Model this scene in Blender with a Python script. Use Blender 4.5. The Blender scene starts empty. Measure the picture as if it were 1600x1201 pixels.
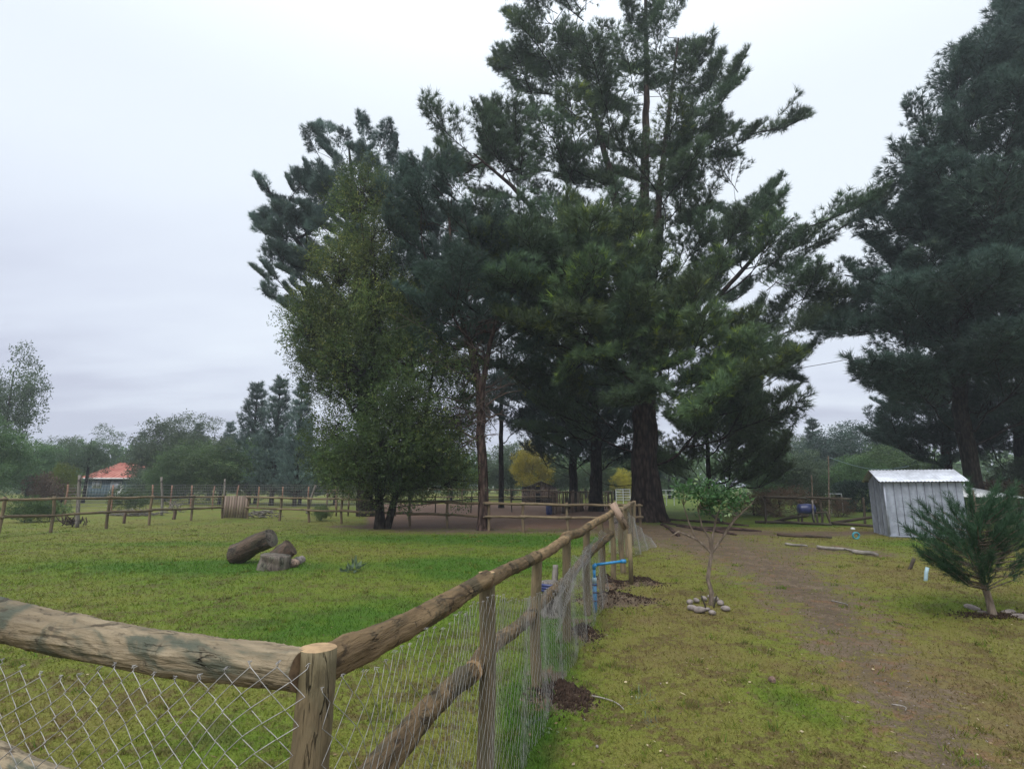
import bpy, math, random
import numpy as np
from mathutils import Vector, Quaternion
R = math.radians
rng = np.random.default_rng(7)
random.seed(7)
scene = bpy.context.scene
COL = scene.collection

# ------------------------------------------------------------------ camera
F = 850.0; CX, CY = 800.0, 600.5; EYE = 1.55
PITCH = math.atan((757.0 - CY) / F)
cam = bpy.data.cameras.new('camera'); camo = bpy.data.objects.new('camera', cam); COL.objects.link(camo)
cam.sensor_width = 36; cam.lens = 36 * F / 1600; cam.clip_end = 3000; cam.clip_start = 0.05
camo.location = (0, 0, EYE); camo.rotation_euler = (R(90) + PITCH, 0, 0)
scene.camera = camo

# ------------------------------------------------------------------ exposure
scene.view_settings.view_transform = 'Standard'; scene.view_settings.look = 'None'
scene.view_settings.exposure = 0.52; scene.view_settings.gamma = 1.0
scene.view_settings.use_curve_mapping = False
scene.cycles.max_bounces = 8; scene.cycles.transparent_max_bounces = 6

# ------------------------------------------------------------------ sky
SUN_EL, SUN_AZ = R(50), R(205)
w = bpy.data.worlds.new('World'); scene.world = w; w.use_nodes = True
nt = w.node_tree; N = nt.nodes; L = nt.links; N.clear()
out = N.new('ShaderNodeOutputWorld')
sky = N.new('ShaderNodeTexSky'); sky.sky_type = 'NISHITA'; sky.sun_disc = False
sky.sun_elevation = SUN_EL; sky.sun_rotation = SUN_AZ; sky.air_density = 1.5; sky.dust_density = 3
bg = N.new('ShaderNodeBackground'); bg.inputs['Strength'].default_value = 0.10
L.new(sky.outputs[0], bg.inputs[0])
tc = N.new('ShaderNodeTexCoord'); sep = N.new('ShaderNodeSeparateXYZ'); L.new(tc.outputs['Generated'], sep.inputs[0])
def wmath(op, a, b=None, c=None):
    m = N.new('ShaderNodeMath'); m.operation = op
    for i, v in enumerate((a, b, c)):
        if v is None: continue
        if isinstance(v, (int, float)): m.inputs[i].default_value = v
        else: L.new(v, m.inputs[i])
    return m.outputs[0]
def wmap(v, a, b, c, d):
    m = N.new('ShaderNodeMapRange'); m.interpolation_type = 'SMOOTHSTEP'
    L.new(v, m.inputs[0])
    for i, x in enumerate((a, b, c, d)): m.inputs[i + 1].default_value = x
    return m.outputs[0]
# cloud deck: direction projected on a plane overhead, so streaks flatten towards the horizon
zc = wmath('MAXIMUM', wmath('ADD', sep.outputs[2], 0.12), 0.05)
cx = wmath('DIVIDE', sep.outputs[0], zc); cy = wmath('DIVIDE', sep.outputs[1], zc)
cmb = N.new('ShaderNodeCombineXYZ'); L.new(cx, cmb.inputs[0]); L.new(cy, cmb.inputs[1])
mp = N.new('ShaderNodeMapping'); mp.inputs['Rotation'].default_value = (0, 0, R(14)); mp.inputs['Scale'].default_value = (0.5, 1.15, 1)
L.new(cmb.outputs[0], mp.inputs[0])
nz = N.new('ShaderNodeTexNoise'); nz.inputs['Scale'].default_value = 0.95; nz.inputs['Detail'].default_value = 6; nz.inputs['Roughness'].default_value = 0.5
L.new(mp.outputs[0], nz.inputs['Vector'])
el = wmap(sep.outputs[2], -0.05, 0.50, 0.0, 1.0)
az = wmap(sep.outputs[0], -0.75, 0.35, -0.12, 0.12)
fac = wmath('ADD', wmath('ADD', el, az), wmath('MULTIPLY', wmath('SUBTRACT', nz.outputs[0], 0.5), wmap(sep.outputs[2], 0.0, 0.55, 3.6, 0.3)))
ramp = N.new('ShaderNodeValToRGB'); e = ramp.color_ramp.elements
e[0].position = 0.0; e[0].color = (0.43, 0.455, 0.56, 1); e[1].position = 1.0; e[1].color = (0.66, 0.715, 0.78, 1)
m_ = e.new(0.45); m_.color = (0.545, 0.585, 0.68, 1)
L.new(fac, ramp.inputs[0])
bg2 = N.new('ShaderNodeBackground'); L.new(ramp.outputs[0], bg2.inputs[0]); L.new(wmap(sep.outputs[2], 0.55, 1.0, 1.0, 1.9), bg2.inputs['Strength'])
mx = N.new('ShaderNodeMixShader'); mx.inputs[0].default_value = 0.93
L.new(bg.outputs[0], mx.inputs[1]); L.new(bg2.outputs[0], mx.inputs[2]); L.new(mx.outputs[0], out.inputs[0])

# ------------------------------------------------------------------ sun (overcast)
sl = bpy.data.lights.new('sun', 'SUN'); sl.energy = 1.5; sl.angle = R(30); sl.color = (1.0, 0.97, 0.92)
so = bpy.data.objects.new('sun', sl); COL.objects.link(so)
sd = Vector((math.sin(SUN_AZ) * math.cos(SUN_EL), math.cos(SUN_AZ) * math.cos(SUN_EL), math.sin(SUN_EL)))
so.rotation_euler = sd.to_track_quat('Z', 'Y').to_euler(); so.location = sd * 40

# ------------------------------------------------------------------ pixel helpers (photo pixels -> places)
cP, sP = math.cos(PITCH), math.sin(PITCH)
def ray(u, v):
    a = (np.asarray(u, float) - CX) / F; b = (CY - np.asarray(v, float)) / F
    return a, cP - b * sP, sP + b * cP
def at(u, v, D):
    x, y, z = ray(u, v); return Vector((float(x / y * D), float(D), float(EYE + z / y * D)))
def gp(u, v, z0=0.0):
    x, y, z = ray(u, v); t = (z0 - EYE) / z; return Vector((float(x * t), float(y * t), z0))
def hz(D, v):                                   # height of a point at depth D seen at row v
    return at(800, v, D).z
def col_x(u, D, v=757): return at(u, v, D).x
def arr(v): return np.array(v, float)

# ------------------------------------------------------------------ object helpers
def tag(o, label=None, cat=None, group=None, kind=None):
    if label: o['label'] = label
    if cat: o['category'] = cat
    if group: o['group'] = group
    if kind: o['kind'] = kind
    return o
def empty(name, loc=(0, 0, 0), label=None, cat=None, group=None):
    o = bpy.data.objects.new(name, None); COL.objects.link(o); o.location = loc; o.empty_display_size = 0.2
    return tag(o, label, cat, group)
def mesh_np(name, V, faces, attrs=None, smooth=True):
    V = np.asarray(V, np.float32).reshape(-1, 3)
    me = bpy.data.meshes.new(name)
    if not isinstance(faces, (list, tuple)): faces = [faces]
    faces = [np.asarray(f, np.int32) for f in faces if len(f)]
    tot = np.concatenate([np.full(len(f), f.shape[1], np.int32) for f in faces])
    idx = np.concatenate([f.ravel() for f in faces])
    st = np.concatenate([[0], np.cumsum(tot)[:-1]]).astype(np.int32)
    me.vertices.add(len(V)); me.vertices.foreach_set('co', V.ravel())
    me.loops.add(len(idx)); me.loops.foreach_set('vertex_index', idx)
    me.polygons.add(len(tot)); me.polygons.foreach_set('loop_start', st)
    me.update(calc_edges=True)
    if smooth: me.polygons.foreach_set('use_smooth', np.ones(len(tot), bool))
    for k, a in (attrs or {}).items():
        at_ = me.attributes.new(k, 'FLOAT', 'POINT'); at_.data.foreach_set('value', np.asarray(a, np.float32))
    return me
def link(name, me, mat, parent=None, loc=None):
    o = bpy.data.objects.new(name, me); COL.objects.link(o)
    if mat is not None and not me.materials: me.materials.append(mat)
    if parent is not None: o.parent = parent
    if loc is not None: o.location = loc
    return o
def rel(o, parent, world):                       # put a part at a world place under an unrotated parent
    o.location = Vector(world) - (parent.location if parent is not None else Vector((0, 0, 0)))
class Bag:                                       # gathers pieces of ONE mesh
    def __init__(s): s.V = []; s.F = {}; s.A = []; s.n = 0
    def add(s, V, F, a=0.0):
        V = np.asarray(V, float); F = np.asarray(F, int)
        s.V.append(V); s.A.append(np.full(len(V), a) if np.isscalar(a) else np.asarray(a))
        s.F.setdefault(F.shape[1], []).append(F + s.n); s.n += len(V)
    def box(s, c, d, rz=0.0):
        c = arr(c); d = arr(d) / 2
        v = np.array([[x, y, z] for x in (-1, 1) for y in (-1, 1) for z in (-1, 1)]) * d
        ca, sa = math.cos(rz), math.sin(rz)
        v = np.c_[v[:, 0] * ca - v[:, 1] * sa, v[:, 0] * sa + v[:, 1] * ca, v[:, 2]] + c
        s.add(v, [[0, 1, 3, 2], [4, 6, 7, 5], [0, 4, 5, 1], [2, 3, 7, 6], [0, 2, 6, 4], [1, 5, 7, 3]])
    def tube(s, P, r, n=6, cap=False, a=0.0):
        V, Fq, caps = tube(P, r, n); s.add(V, Fq, a)
        if cap:
            k = s.n - len(V)
            for c in caps: s.F.setdefault(n, []).append(np.array([c]) + k)
    def mesh(s, name, attr=None, smooth=True):
        return mesh_np(name, np.concatenate(s.V), [np.concatenate(f) for f in s.F.values()],
                       {attr: np.concatenate(s.A)} if attr else None, smooth)
def tube(P, r, n=6):
    P = np.asarray(P, float); m = len(P); r = np.broadcast_to(np.asarray(r, float), (m,))
    T = np.gradient(P, axis=0); T /= np.linalg.norm(T, axis=1)[:, None] + 1e-9
    ref = np.array([0.0, 0.0, 1.0]) if abs(T[:, 2]).mean() < 0.8 else np.array([1.0, 0.0, 0.0])
    A = np.cross(T, ref); A /= np.linalg.norm(A, axis=1)[:, None] + 1e-9; B = np.cross(T, A)
    th = np.arange(n) * 2 * np.pi / n
    V = P[:, None] + r[:, None, None] * (A[:, None] * np.cos(th)[None, :, None] + B[:, None] * np.sin(th)[None, :, None])
    i = np.arange(m - 1)[:, None] * n; j = np.arange(n)[None]; k = (j + 1) % n
    Fq = np.stack([i + j, i + k, i + n + k, i + n + j], -1).reshape(-1, 4)
    return V.reshape(-1, 3), Fq, (np.arange(n)[::-1], np.arange(n) + (m - 1) * n)

# ------------------------------------------------------------------ materials
def new_mat(name):
    m = bpy.data.materials.new(name); m.use_nodes = True; t = m.node_tree
    return m, t, t.nodes['Principled BSDF'], t.nodes['Material Output']
class NB:
    def __init__(s, t): s.t = t
    def n(s, typ, **kw):
        x = s.t.nodes.new(typ)
        for k, v in kw.items():
            if hasattr(x, k): setattr(x, k, v)
        return x
    def put(s, sock, v):
        if v is None: return
        if hasattr(v, 'is_output') or isinstance(v, bpy.types.NodeSocket): s.t.links.new(v, sock)
        elif isinstance(v, tuple) and len(v) == 3 and sock.type == 'RGBA': sock.default_value = (*v, 1)
        else: sock.default_value = v
    def math(s, op, a, b=None, clamp=False):
        x = s.n('ShaderNodeMath'); x.operation = op; x.use_clamp = clamp
        s.put(x.inputs[0], a); s.put(x.inputs[1], b); return x.outputs[0]
    def noise(s, vec, scale, detail=4, rough=0.55, dist=0.0):
        x = s.n('ShaderNodeTexNoise'); s.put(x.inputs['Vector'], vec); x.inputs['Scale'].default_value = scale
        x.inputs['Detail'].default_value = detail; x.inputs['Roughness'].default_value = rough; x.inputs['Distortion'].default_value = dist
        return x.outputs[0]
    def voro(s, vec, scale, feat='F1'):
        x = s.n('ShaderNodeTexVoronoi'); x.feature = feat; s.put(x.inputs['Vector'], vec); x.inputs['Scale'].default_value = scale; return x.outputs['Distance']
    def rng(s, v, a, b, c=0.0, d=1.0):
        x = s.n('ShaderNodeMapRange'); x.interpolation_type = 'SMOOTHSTEP'; s.put(x.inputs[0], v)
        for i, q in enumerate((a, b, c, d)): x.inputs[i + 1].default_value = q
        return x.outputs[0]
    def mix(s, f, a, b, mode='MIX'):
        x = s.n('ShaderNodeMix'); x.data_type = 'RGBA'; x.blend_type = mode
        s.put(x.inputs[0], f); s.put(x.inputs[6], a); s.put(x.inputs[7], b); return x.outputs[2]
    def ramp(s, f, stops):
        x = s.n('ShaderNodeValToRGB'); e = x.color_ramp.elements
        e[0].position, e[0].color = stops[0][0], (*stops[0][1], 1); e[1].position, e[1].color = stops[-1][0], (*stops[-1][1], 1)
        for p, c in stops[1:-1]: q = e.new(p); q.color = (*c, 1)
        s.put(x.inputs[0], f); return x.outputs[0]
    def coords(s, kind='Object', scale=(1, 1, 1)):
        if kind == 'World': v = s.n('ShaderNodeNewGeometry').outputs['Position']
        else: v = s.n('ShaderNodeTexCoord').outputs[kind]
        if scale != (1, 1, 1):
            m = s.n('ShaderNodeMapping'); m.inputs['Scale'].default_value = scale; s.put(m.inputs[0], v); v = m.outputs[0]
        return v
    def bump(s, h, strength, dist, bsdf):
        x = s.n('ShaderNodeBump'); x.inputs['Strength'].default_value = strength; x.inputs['Distance'].default_value = dist
        s.put(x.inputs['Height'], h); s.put(bsdf.inputs['Normal'], x.outputs[0])
    def attr(s, name):
        x = s.n('ShaderNodeAttribute'); x.attribute_name = name; return x.outputs['Fac']
    def rand(s): return s.n('ShaderNodeObjectInfo').outputs['Random']

def wood_mat(name, light, mid, dark, stain=(0.10, 0.12, 0.08), along=2, rough=0.8, stainamt=0.5, scale=1.0, crack=1.0, spots=0.8):
    m, t, b, o = new_mat(name); g = NB(t)
    st = [1.0, 1.0, 1.0]; st[along] = 0.12
    v = g.coords('Object', tuple(x * scale for x in st))
    rv = g.n('ShaderNodeVectorMath'); rv.operation = 'ADD'; g.put(rv.inputs[0], v)
    cb = g.n('ShaderNodeCombineXYZ'); r_ = g.rand(); 
    for i, k in enumerate((13.0, 7.0, 29.0)): g.put(cb.inputs[i], g.math('MULTIPLY', r_, k))
    g.put(rv.inputs[1], cb.outputs[0]); v = rv.outputs[0]
    fine = g.noise(v, 60, 5, 0.6); big = g.noise(v, 9, 4, 0.6, 0.6)
    c = g.ramp(fine, [(0.30, dark), (0.5, mid), (0.68, light)])
    c2 = g.ramp(big, [(0.32, dark), (0.48, mid), (0.62, light)])
    c = g.mix(0.55, c, c2)
    obj = g.coords('Object', (1, 1, 1) if along != 2 else (1, 1, 0.5))
    s1 = g.rng(g.noise(obj, 5.5 * scale, 4, 0.6, 0.8), 0.47, 0.57, 0.0, stainamt)
    c = g.mix(s1, c, stain)
    s2 = g.rng(g.noise(obj, 10 * scale, 5, 0.65, 1.2), 0.53, 0.62, 0.0, spots)
    c = g.mix(s2, c, tuple(x * 0.42 for x in dark))
    ck = g.noise(v, 26, 3, 0.5, 0.3)
    ckl = g.rng(g.math('ABSOLUTE', g.math('SUBTRACT', ck, 0.5)), 0.0, 0.018, 1.0, 0.0)
    ckl = g.math('MULTIPLY', ckl, g.rng(g.noise(obj, 4 * scale, 2), 0.48, 0.58, 0.0, crack))
    c = g.mix(ckl, c, tuple(x * 0.2 for x in dark))
    hsv = g.n('ShaderNodeHueSaturation'); g.put(hsv.inputs['Color'], c); g.put(hsv.inputs['Value'], g.math('ADD', g.math('MULTIPLY', r_, 0.35), 0.82))
    g.put(b.inputs['Base Color'], hsv.outputs[0]); b.inputs['Roughness'].default_value = rough
    b.inputs['Specular IOR Level'].default_value = 0.25
    h = g.math('SUBTRACT', g.math('ADD', fine, g.math('MULTIPLY', big, 1.5)), g.math('MULTIPLY', ckl, 2.0))
    g.bump(h, 1.0, 0.012 / scale, b)
    return m
def bark_mat(name, light, dark, scale=6.0):
    m, t, b, o = new_mat(name); g = NB(t)
    v = g.coords('Object', (1, 1, 0.28))
    d = g.voro(v, scale * 1.6); n = g.noise(v, scale * 2.5, 6, 0.65, 0.6)
    f = g.math('ADD', g.math('MULTIPLY', d, 0.6), g.math('MULTIPLY', n, 0.6))
    g.put(b.inputs['Base Color'], g.ramp(f, [(0.3, light), (0.5, tuple((x + y) / 2 for x, y in zip(light, dark))), (0.72, dark)]))
    b.inputs['Roughness'].default_value = 0.95; b.inputs['Specular IOR Level'].default_value = 0.1
    g.bump(g.math('SUBTRACT', 1.0, f), 1.0, 0.05, b)
    return m
def leaf_mat(name, c1, c2, c3=None, transl=0.25, rough=0.6, nscale=0.5, spec=0.25, nb=0.6):
    m, t, b, o = new_mat(name); g = NB(t)
    ti = g.attr('tint'); p = g.coords('World')
    c = g.mix(ti, c1, c2)
    if c3: c = g.mix(g.rng(ti, 0.8, 1.0), c, c3)
    nv = g.rng(g.noise(p, nscale, 3), 0.3, 0.7, 1.0 - nb / 2, 1.0 + nb / 2)
    hsv = g.n('ShaderNodeHueSaturation'); g.put(hsv.inputs['Color'], c); g.put(hsv.inputs['Value'], g.math('MULTIPLY', nv, g.math('ADD', g.math('MULTIPLY', g.rand(), 0.5), 0.8))); g.put(hsv.inputs['Hue'], g.math('ADD', g.math('MULTIPLY', g.rand(), 0.03), 0.487)); c = hsv.outputs[0]
    g.put(b.inputs['Base Color'], c); b.inputs['Roughness'].default_value = rough; b.inputs['Specular IOR Level'].default_value = spec
    tr = g.n('ShaderNodeBsdfTranslucent'); g.put(tr.inputs['Color'], c)
    ms = g.n('ShaderNodeMixShader'); ms.inputs[0].default_value = transl
    t.links.new(b.outputs[0], ms.inputs[1]); t.links.new(tr.outputs[0], ms.inputs[2]); t.links.new(ms.outputs[0], o.inputs[0])
    return m
def plain(name, c, rough=0.6, metal=0.0, var=0.25, nscale=8, spec=0.4, bump=0.0, c2=None):
    m, t, b, o = new_mat(name); g = NB(t); v = g.coords('Object')
    n = g.noise(v, nscale, 5, 0.6)
    c2 = c2 or tuple(x * (1 - var) for x in c)
    g.put(b.inputs['Base Color'], g.mix(g.rng(n, 0.35, 0.65), c, c2))
    b.inputs['Roughness'].default_value = rough; b.inputs['Metallic'].default_value = metal; b.inputs['Specular IOR Level'].default_value = spec
    if bump: g.bump(n, 0.7, bump, b)
    return m

def turf_color(g):
    """colour of the lawn and bare earth from place and from the attributes dirt, lush, red"""
    p = g.coords('World'); sp = g.n('ShaderNodeSeparateXYZ'); g.put(sp.inputs[0], p)
    cb = g.n('ShaderNodeCombineXYZ'); g.put(cb.inputs[0], sp.outputs[0]); g.put(cb.inputs[1], sp.outputs[1]); p = cb.outputs[0]
    dirt, lush, red = g.attr('dirt'), g.attr('lush'), g.attr('red')
    n1 = g.noise(p, 0.35, 4, 0.6); n2 = g.noise(p, 2.2, 5, 0.65); n3 = g.noise(p, 11, 5, 0.7); n4 = g.noise(p, 60, 3, 0.7)
    f = g.math('ADD', g.math('MULTIPLY', n1, 0.8), g.math('ADD', g.math('MULTIPLY', n2, 0.6), g.math('MULTIPLY', n3, 0.3)))
    f = g.math('SUBTRACT', g.math('ADD', f, g.math('MULTIPLY', lush, 0.75)), 0.35)
    c = g.ramp(f, [(0.25, (0.168, 0.125, 0.056)), (0.38, (0.172, 0.160, 0.042)), (0.52, (0.162, 0.176, 0.034)), (0.72, (0.118, 0.170, 0.022)), (0.95, (0.060, 0.132, 0.015))])
    # thin spots with thatch and needles showing
    th = g.rng(g.math('ADD', n3, g.math('MULTIPLY', g.math('SUBTRACT', n2, 0.5), 0.9)), 0.47, 0.60)
    th = g.math('MULTIPLY', th, g.rng(lush, 0.0, 0.7, 0.75, 0.10))
    c = g.mix(th, c, g.mix(n4, (0.15, 0.095, 0.05), (0.085, 0.055, 0.03)))
    ea = g.ramp(g.math('ADD', g.math('MULTIPLY', n2, 0.5), g.math('MULTIPLY', n3, 0.5)), [(0.36, (0.060, 0.043, 0.030)), (0.5, (0.125, 0.092, 0.062)), (0.64, (0.20, 0.15, 0.10))])
    ea = g.mix(red, ea, g.mix(n2, (0.185, 0.115, 0.080), (0.13, 0.08, 0.055)))
    dm = g.rng(g.math('ADD', dirt, g.math('MULTIPLY', g.math('SUBTRACT', g.math('ADD', g.math('MULTIPLY', n2, 0.5), g.math('MULTIPLY', n3, 0.5)), 0.5), 2.6)), 0.30, 0.62)
    c = g.mix(dm, c, ea)
    nl = g.rng(g.noise(p, 3.3, 5, 0.75, 0.5), 0.53, 0.62); c = g.mix(g.math('MULTIPLY', nl, g.rng(dirt, 0.05, 0.5, 0.12, 0.55)), c, (0.20, 0.105, 0.055))
    return c, n3, n4, dm
def turf_mat(name, blades):
    m, t, b, o = new_mat(name); g = NB(t); c, n3, n4, dm = turf_color(g)
    b.inputs['Roughness'].default_value = 0.85; b.inputs['Specular IOR Level'].default_value = 0.12
    if blades:
        hsv = g.n('ShaderNodeHueSaturation'); g.put(hsv.inputs['Color'], c); g.put(hsv.inputs['Value'], g.rng(g.attr('tint'), 0, 1, 0.95, 1.45)); g.put(hsv.inputs['Saturation'], 1.0)
        c = hsv.outputs[0]; g.put(b.inputs['Base Color'], c)
        tr = g.n('ShaderNodeBsdfTranslucent'); g.put(tr.inputs['Color'], c); ms = g.n('ShaderNodeMixShader'); ms.inputs[0].default_value = 0.35
        t.links.new(b.outputs[0], ms.inputs[1]); t.links.new(tr.outputs[0], ms.inputs[2]); t.links.new(ms.outputs[0], o.inputs[0])
    else:
        sh = g.rng(n4, 0.35, 0.62, 0.72, 1.12)
        hsv = g.n('ShaderNodeHueSaturation'); g.put(hsv.inputs['Color'], c); g.put(hsv.inputs['Value'], sh)
        g.put(b.inputs['Base Color'], hsv.outputs[0])
        g.bump(g.math('ADD', n3, g.math('MULTIPLY', n4, 0.6)), 0.9, 0.03, b)
    return m

M = {}
M['turf'] = turf_mat('turf_ground', False); M['grass'] = turf_mat('grass_blades', True)
M['rail'] = wood_mat('peeled_log', (0.27, 0.185, 0.098), (0.165, 0.11, 0.056), (0.06, 0.04, 0.024), stain=(0.075, 0.062, 0.036), stainamt=0.85)
M['rail_grey'] = wood_mat('weathered_log', (0.33, 0.265, 0.175), (0.225, 0.175, 0.11), (0.09, 0.07, 0.046), stain=(0.070, 0.082, 0.060), stainamt=0.9)
M['post'] = wood_mat('treated_post', (0.235, 0.18, 0.105), (0.17, 0.13, 0.075), (0.10, 0.075, 0.045), stain=(0.12, 0.12, 0.07), stainamt=0.35, crack=0.6, spots=0.35)
M['post_end'] = plain('sawn_post_end', (0.42, 0.28, 0.15), 0.85, var=0.35, nscale=30)
M['rail_far'] = wood_mat('fence_rail_far', (0.25, 0.19, 0.115), (0.17, 0.125, 0.075), (0.075, 0.055, 0.035), stain=(0.09, 0.09, 0.06), stainamt=0.5, scale=0.5)
M['rail_dark'] = wood_mat('fence_rail_dark', (0.085, 0.065, 0.045), (0.05, 0.038, 0.028), (0.022, 0.017, 0.013), stainamt=0.3, scale=0.5)
M['picket'] = wood_mat('picket_wood', (0.25, 0.185, 0.14), (0.18, 0.125, 0.095), (0.09, 0.06, 0.045), stainamt=0.2, scale=0.5)
M['rail_end'] = plain('cut_rail_end', (0.20, 0.13, 0.075), 0.9, var=0.5, nscale=30)
M['grey_wood'] = wood_mat('silvered_wood', (0.32, 0.29, 0.26), (0.22, 0.195, 0.17), (0.10, 0.085, 0.075), stain=(0.12, 0.12, 0.10), stainamt=0.3)
M['stump_wood'] = wood_mat('stump_wood', (0.20, 0.17, 0.14), (0.12, 0.098, 0.08), (0.045, 0.036, 0.03), stainamt=0.4)
M['dark_log'] = wood_mat('dark_fallen_log', (0.17, 0.12, 0.085), (0.085, 0.058, 0.042), (0.028, 0.02, 0.016), stain=(0.045, 0.045, 0.03), stainamt=0.6, scale=0.8)
M['orange_post'] = plain('rust_stained_post', (0.28, 0.155, 0.10), 0.85, var=0.4, nscale=10)
M['pale_board'] = wood_mat('pale_board', (0.40, 0.29, 0.22), (0.31, 0.22, 0.165), (0.20, 0.14, 0.10), stainamt=0.15)
M['gate_slat'] = wood_mat('gate_slat', (0.27, 0.205, 0.155), (0.20, 0.15, 0.115), (0.12, 0.09, 0.07), stainamt=0.15, scale=0.6)
M['bark_pine'] = bark_mat('pine_bark', (0.085, 0.06, 0.05), (0.018, 0.013, 0.011), 5)
M['bark_red'] = bark_mat('reddish_bark', (0.13, 0.085, 0.07), (0.03, 0.02, 0.017), 6)
M['bark_dark'] = bark_mat('dark_bark', (0.06, 0.05, 0.04), (0.015, 0.012, 0.01), 8)
M['bark_pale'] = bark_mat('pale_bark', (0.30, 0.24, 0.19), (0.14, 0.11, 0.085), 14)
M['twig'] = plain('bare_twig', (0.13, 0.095, 0.08), 0.9, var=0.4)
M['needle'] = leaf_mat('pine_needles', (0.0571, 0.0941, 0.0605), (0.1042, 0.1546, 0.0605), (0.2352, 0.3024, 0.0403), 0.22)
M['needle_blue'] = leaf_mat('blue_pine_needles', (0.0714, 0.1165, 0.1025), (0.1397, 0.2018, 0.1631), (0.2018, 0.2639, 0.2018), 0.2)
M['needle_dark'] = leaf_mat('dark_needles', (0.0421, 0.0772, 0.0597), (0.0842, 0.1334, 0.0983), (0.1404, 0.1843, 0.1053), 0.18)
M['needle_soft'] = leaf_mat('soft_green_needles', (0.07, 0.105, 0.045), (0.105, 0.145, 0.05), (0.14, 0.18, 0.06), 0.3)
M['needle_young'] = leaf_mat('young_pine_needles', (0.0329, 0.0784, 0.043), (0.0658, 0.1391, 0.0708), (0.1265, 0.2024, 0.1012), 0.22, nscale=3)
M['leaf_olive'] = leaf_mat('small_olive_leaves', (0.0437, 0.0757, 0.0262), (0.1238, 0.1631, 0.0379), (0.2184, 0.2402, 0.0612), 0.3)
M['leaf_green'] = leaf_mat('broad_green_leaves', (0.06, 0.1126, 0.042), (0.1276, 0.1874, 0.0674), (0.21, 0.255, 0.12), 0.3)
M['leaf_grey'] = leaf_mat('grey_green_leaves', (0.0668, 0.098, 0.0594), (0.1263, 0.1663, 0.0921), (0.193, 0.2228, 0.1337), 0.3)
M['leaf_yellow'] = leaf_mat('autumn_yellow_leaves', (0.24, 0.23, 0.03), (0.48, 0.43, 0.05), (0.6, 0.5, 0.07), 0.35)
M['leaf_brown'] = leaf_mat('dry_brown_leaves', (0.10, 0.065, 0.045), (0.17, 0.115, 0.075), (0.22, 0.17, 0.11), 0.2)
M['leaf_sapling'] = leaf_mat('glossy_sapling_leaves', (0.0324, 0.072, 0.0252), (0.072, 0.1296, 0.0432), (0.1872, 0.2376, 0.1152), 0.3, 0.4, nscale=6)
M['wire'] = plain('galvanised_wire', (0.40, 0.385, 0.37), 0.5, 0.35, var=0.35, nscale=20)
M['blue_pvc'] = plain('blue_pvc', (0.03, 0.24, 0.50), 0.35, var=0.3, nscale=14, spec=0.5)
M['blue_pale'] = plain('faded_blue_plastic', (0.30, 0.42, 0.47), 0.5, var=0.2)
M['blue_dark'] = plain('dark_blue_plastic', (0.035, 0.045, 0.14), 0.35, var=0.3, spec=0.5)
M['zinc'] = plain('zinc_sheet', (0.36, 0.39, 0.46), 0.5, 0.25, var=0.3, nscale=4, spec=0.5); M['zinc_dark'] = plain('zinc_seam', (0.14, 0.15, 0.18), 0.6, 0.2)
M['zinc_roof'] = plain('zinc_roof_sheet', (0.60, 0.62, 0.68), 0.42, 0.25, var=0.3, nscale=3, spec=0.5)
M['gate_board'] = plain('gate_board', (0.23, 0.17, 0.135), 0.85, var=0.15, nscale=1.5)
M['gate_board_dark'] = plain('gate_board_dark', (0.16, 0.115, 0.09), 0.85, var=0.15, nscale=1.5)
M['stone'] = plain('field_stone', (0.26, 0.22, 0.20), 0.9, var=0.45, nscale=12, bump=0.01)
M['soil'] = plain('dug_soil', (0.058, 0.038, 0.028), 1.0, var=0.5, nscale=25, spec=0.1, bump=0.01)
M['white'] = plain('white_paint', (0.72, 0.73, 0.75), 0.55, var=0.12)
M['house_wall'] = plain('blue_grey_boards', (0.13, 0.19, 0.24), 0.8, var=0.3, nscale=1.5)
M['house_roof'] = plain('red_roof_sheet', (0.34, 0.095, 0.07), 0.8, var=0.35, nscale=1.2, c2=(0.45, 0.19, 0.14))
M['dark'] = plain('painted_inside_shade', (0.012, 0.011, 0.011), 0.9)
M['dead_leaf'] = leaf_mat('dead_leaves', (0.14, 0.085, 0.05), (0.26, 0.19, 0.10), (0.46, 0.38, 0.24), 0.2, nscale=5)
M['glass'] = plain('pale_window', (0.30, 0.33, 0.38), 0.15, spec=0.6)

# ------------------------------------------------------------------ ground
def lerp_poly(pts):                                # [(u, v, width)] in photo pixels -> world polyline with widths
    return [(gp(u, v).x, gp(u, v).y, w_) for u, v, w_ in pts]
def seg_field(x, y, poly, soft=0.5):
    best = np.zeros_like(x)
    for (x0, y0, w0), (x1, y1, w1) in zip(poly[:-1], poly[1:]):
        dx, dy = x1 - x0, y1 - y0; t = np.clip(((x - x0) * dx + (y - y0) * dy) / (dx * dx + dy * dy + 1e-9), 0, 1)
        d = np.hypot(x - x0 - t * dx, y - y0 - t * dy) / (w0 + (w1 - w0) * t)
        best = np.maximum(best, np.clip(1 - (d - (1 - soft)) / (2 * soft), 0, 1))
    return best
def blob(x, y, cx, cy, rx, ry): return np.exp(-(((x - cx) / rx) ** 2 + ((y - cy) / ry) ** 2))
PATHN = lerp_poly([(1560, 1290, .30), (1470, 1170, .34), (1400, 1080, .42), (1330, 1000, .6), (1275, 945, .8)])
PATH = lerp_poly([(1310, 975, .35), (1275, 940, .65), (1225, 900, 1.0), (1160, 868, 1.5), (1090, 846, 2.4), (1030, 828, 3.2)])
PATH2 = lerp_poly([(1210, 862, 1.2), (1300, 856, .8), (1390, 868, .5)])
PATH3 = lerp_poly([(1010, 835, 2.0), (1120, 830, 1.6), (1250, 834, 1.2), (1350, 832, .7)])
STRIP = lerp_poly([(540, 822, .9), (700, 829, 1.3), (860, 826, 2.2), (960, 828, 2.0)])
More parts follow.
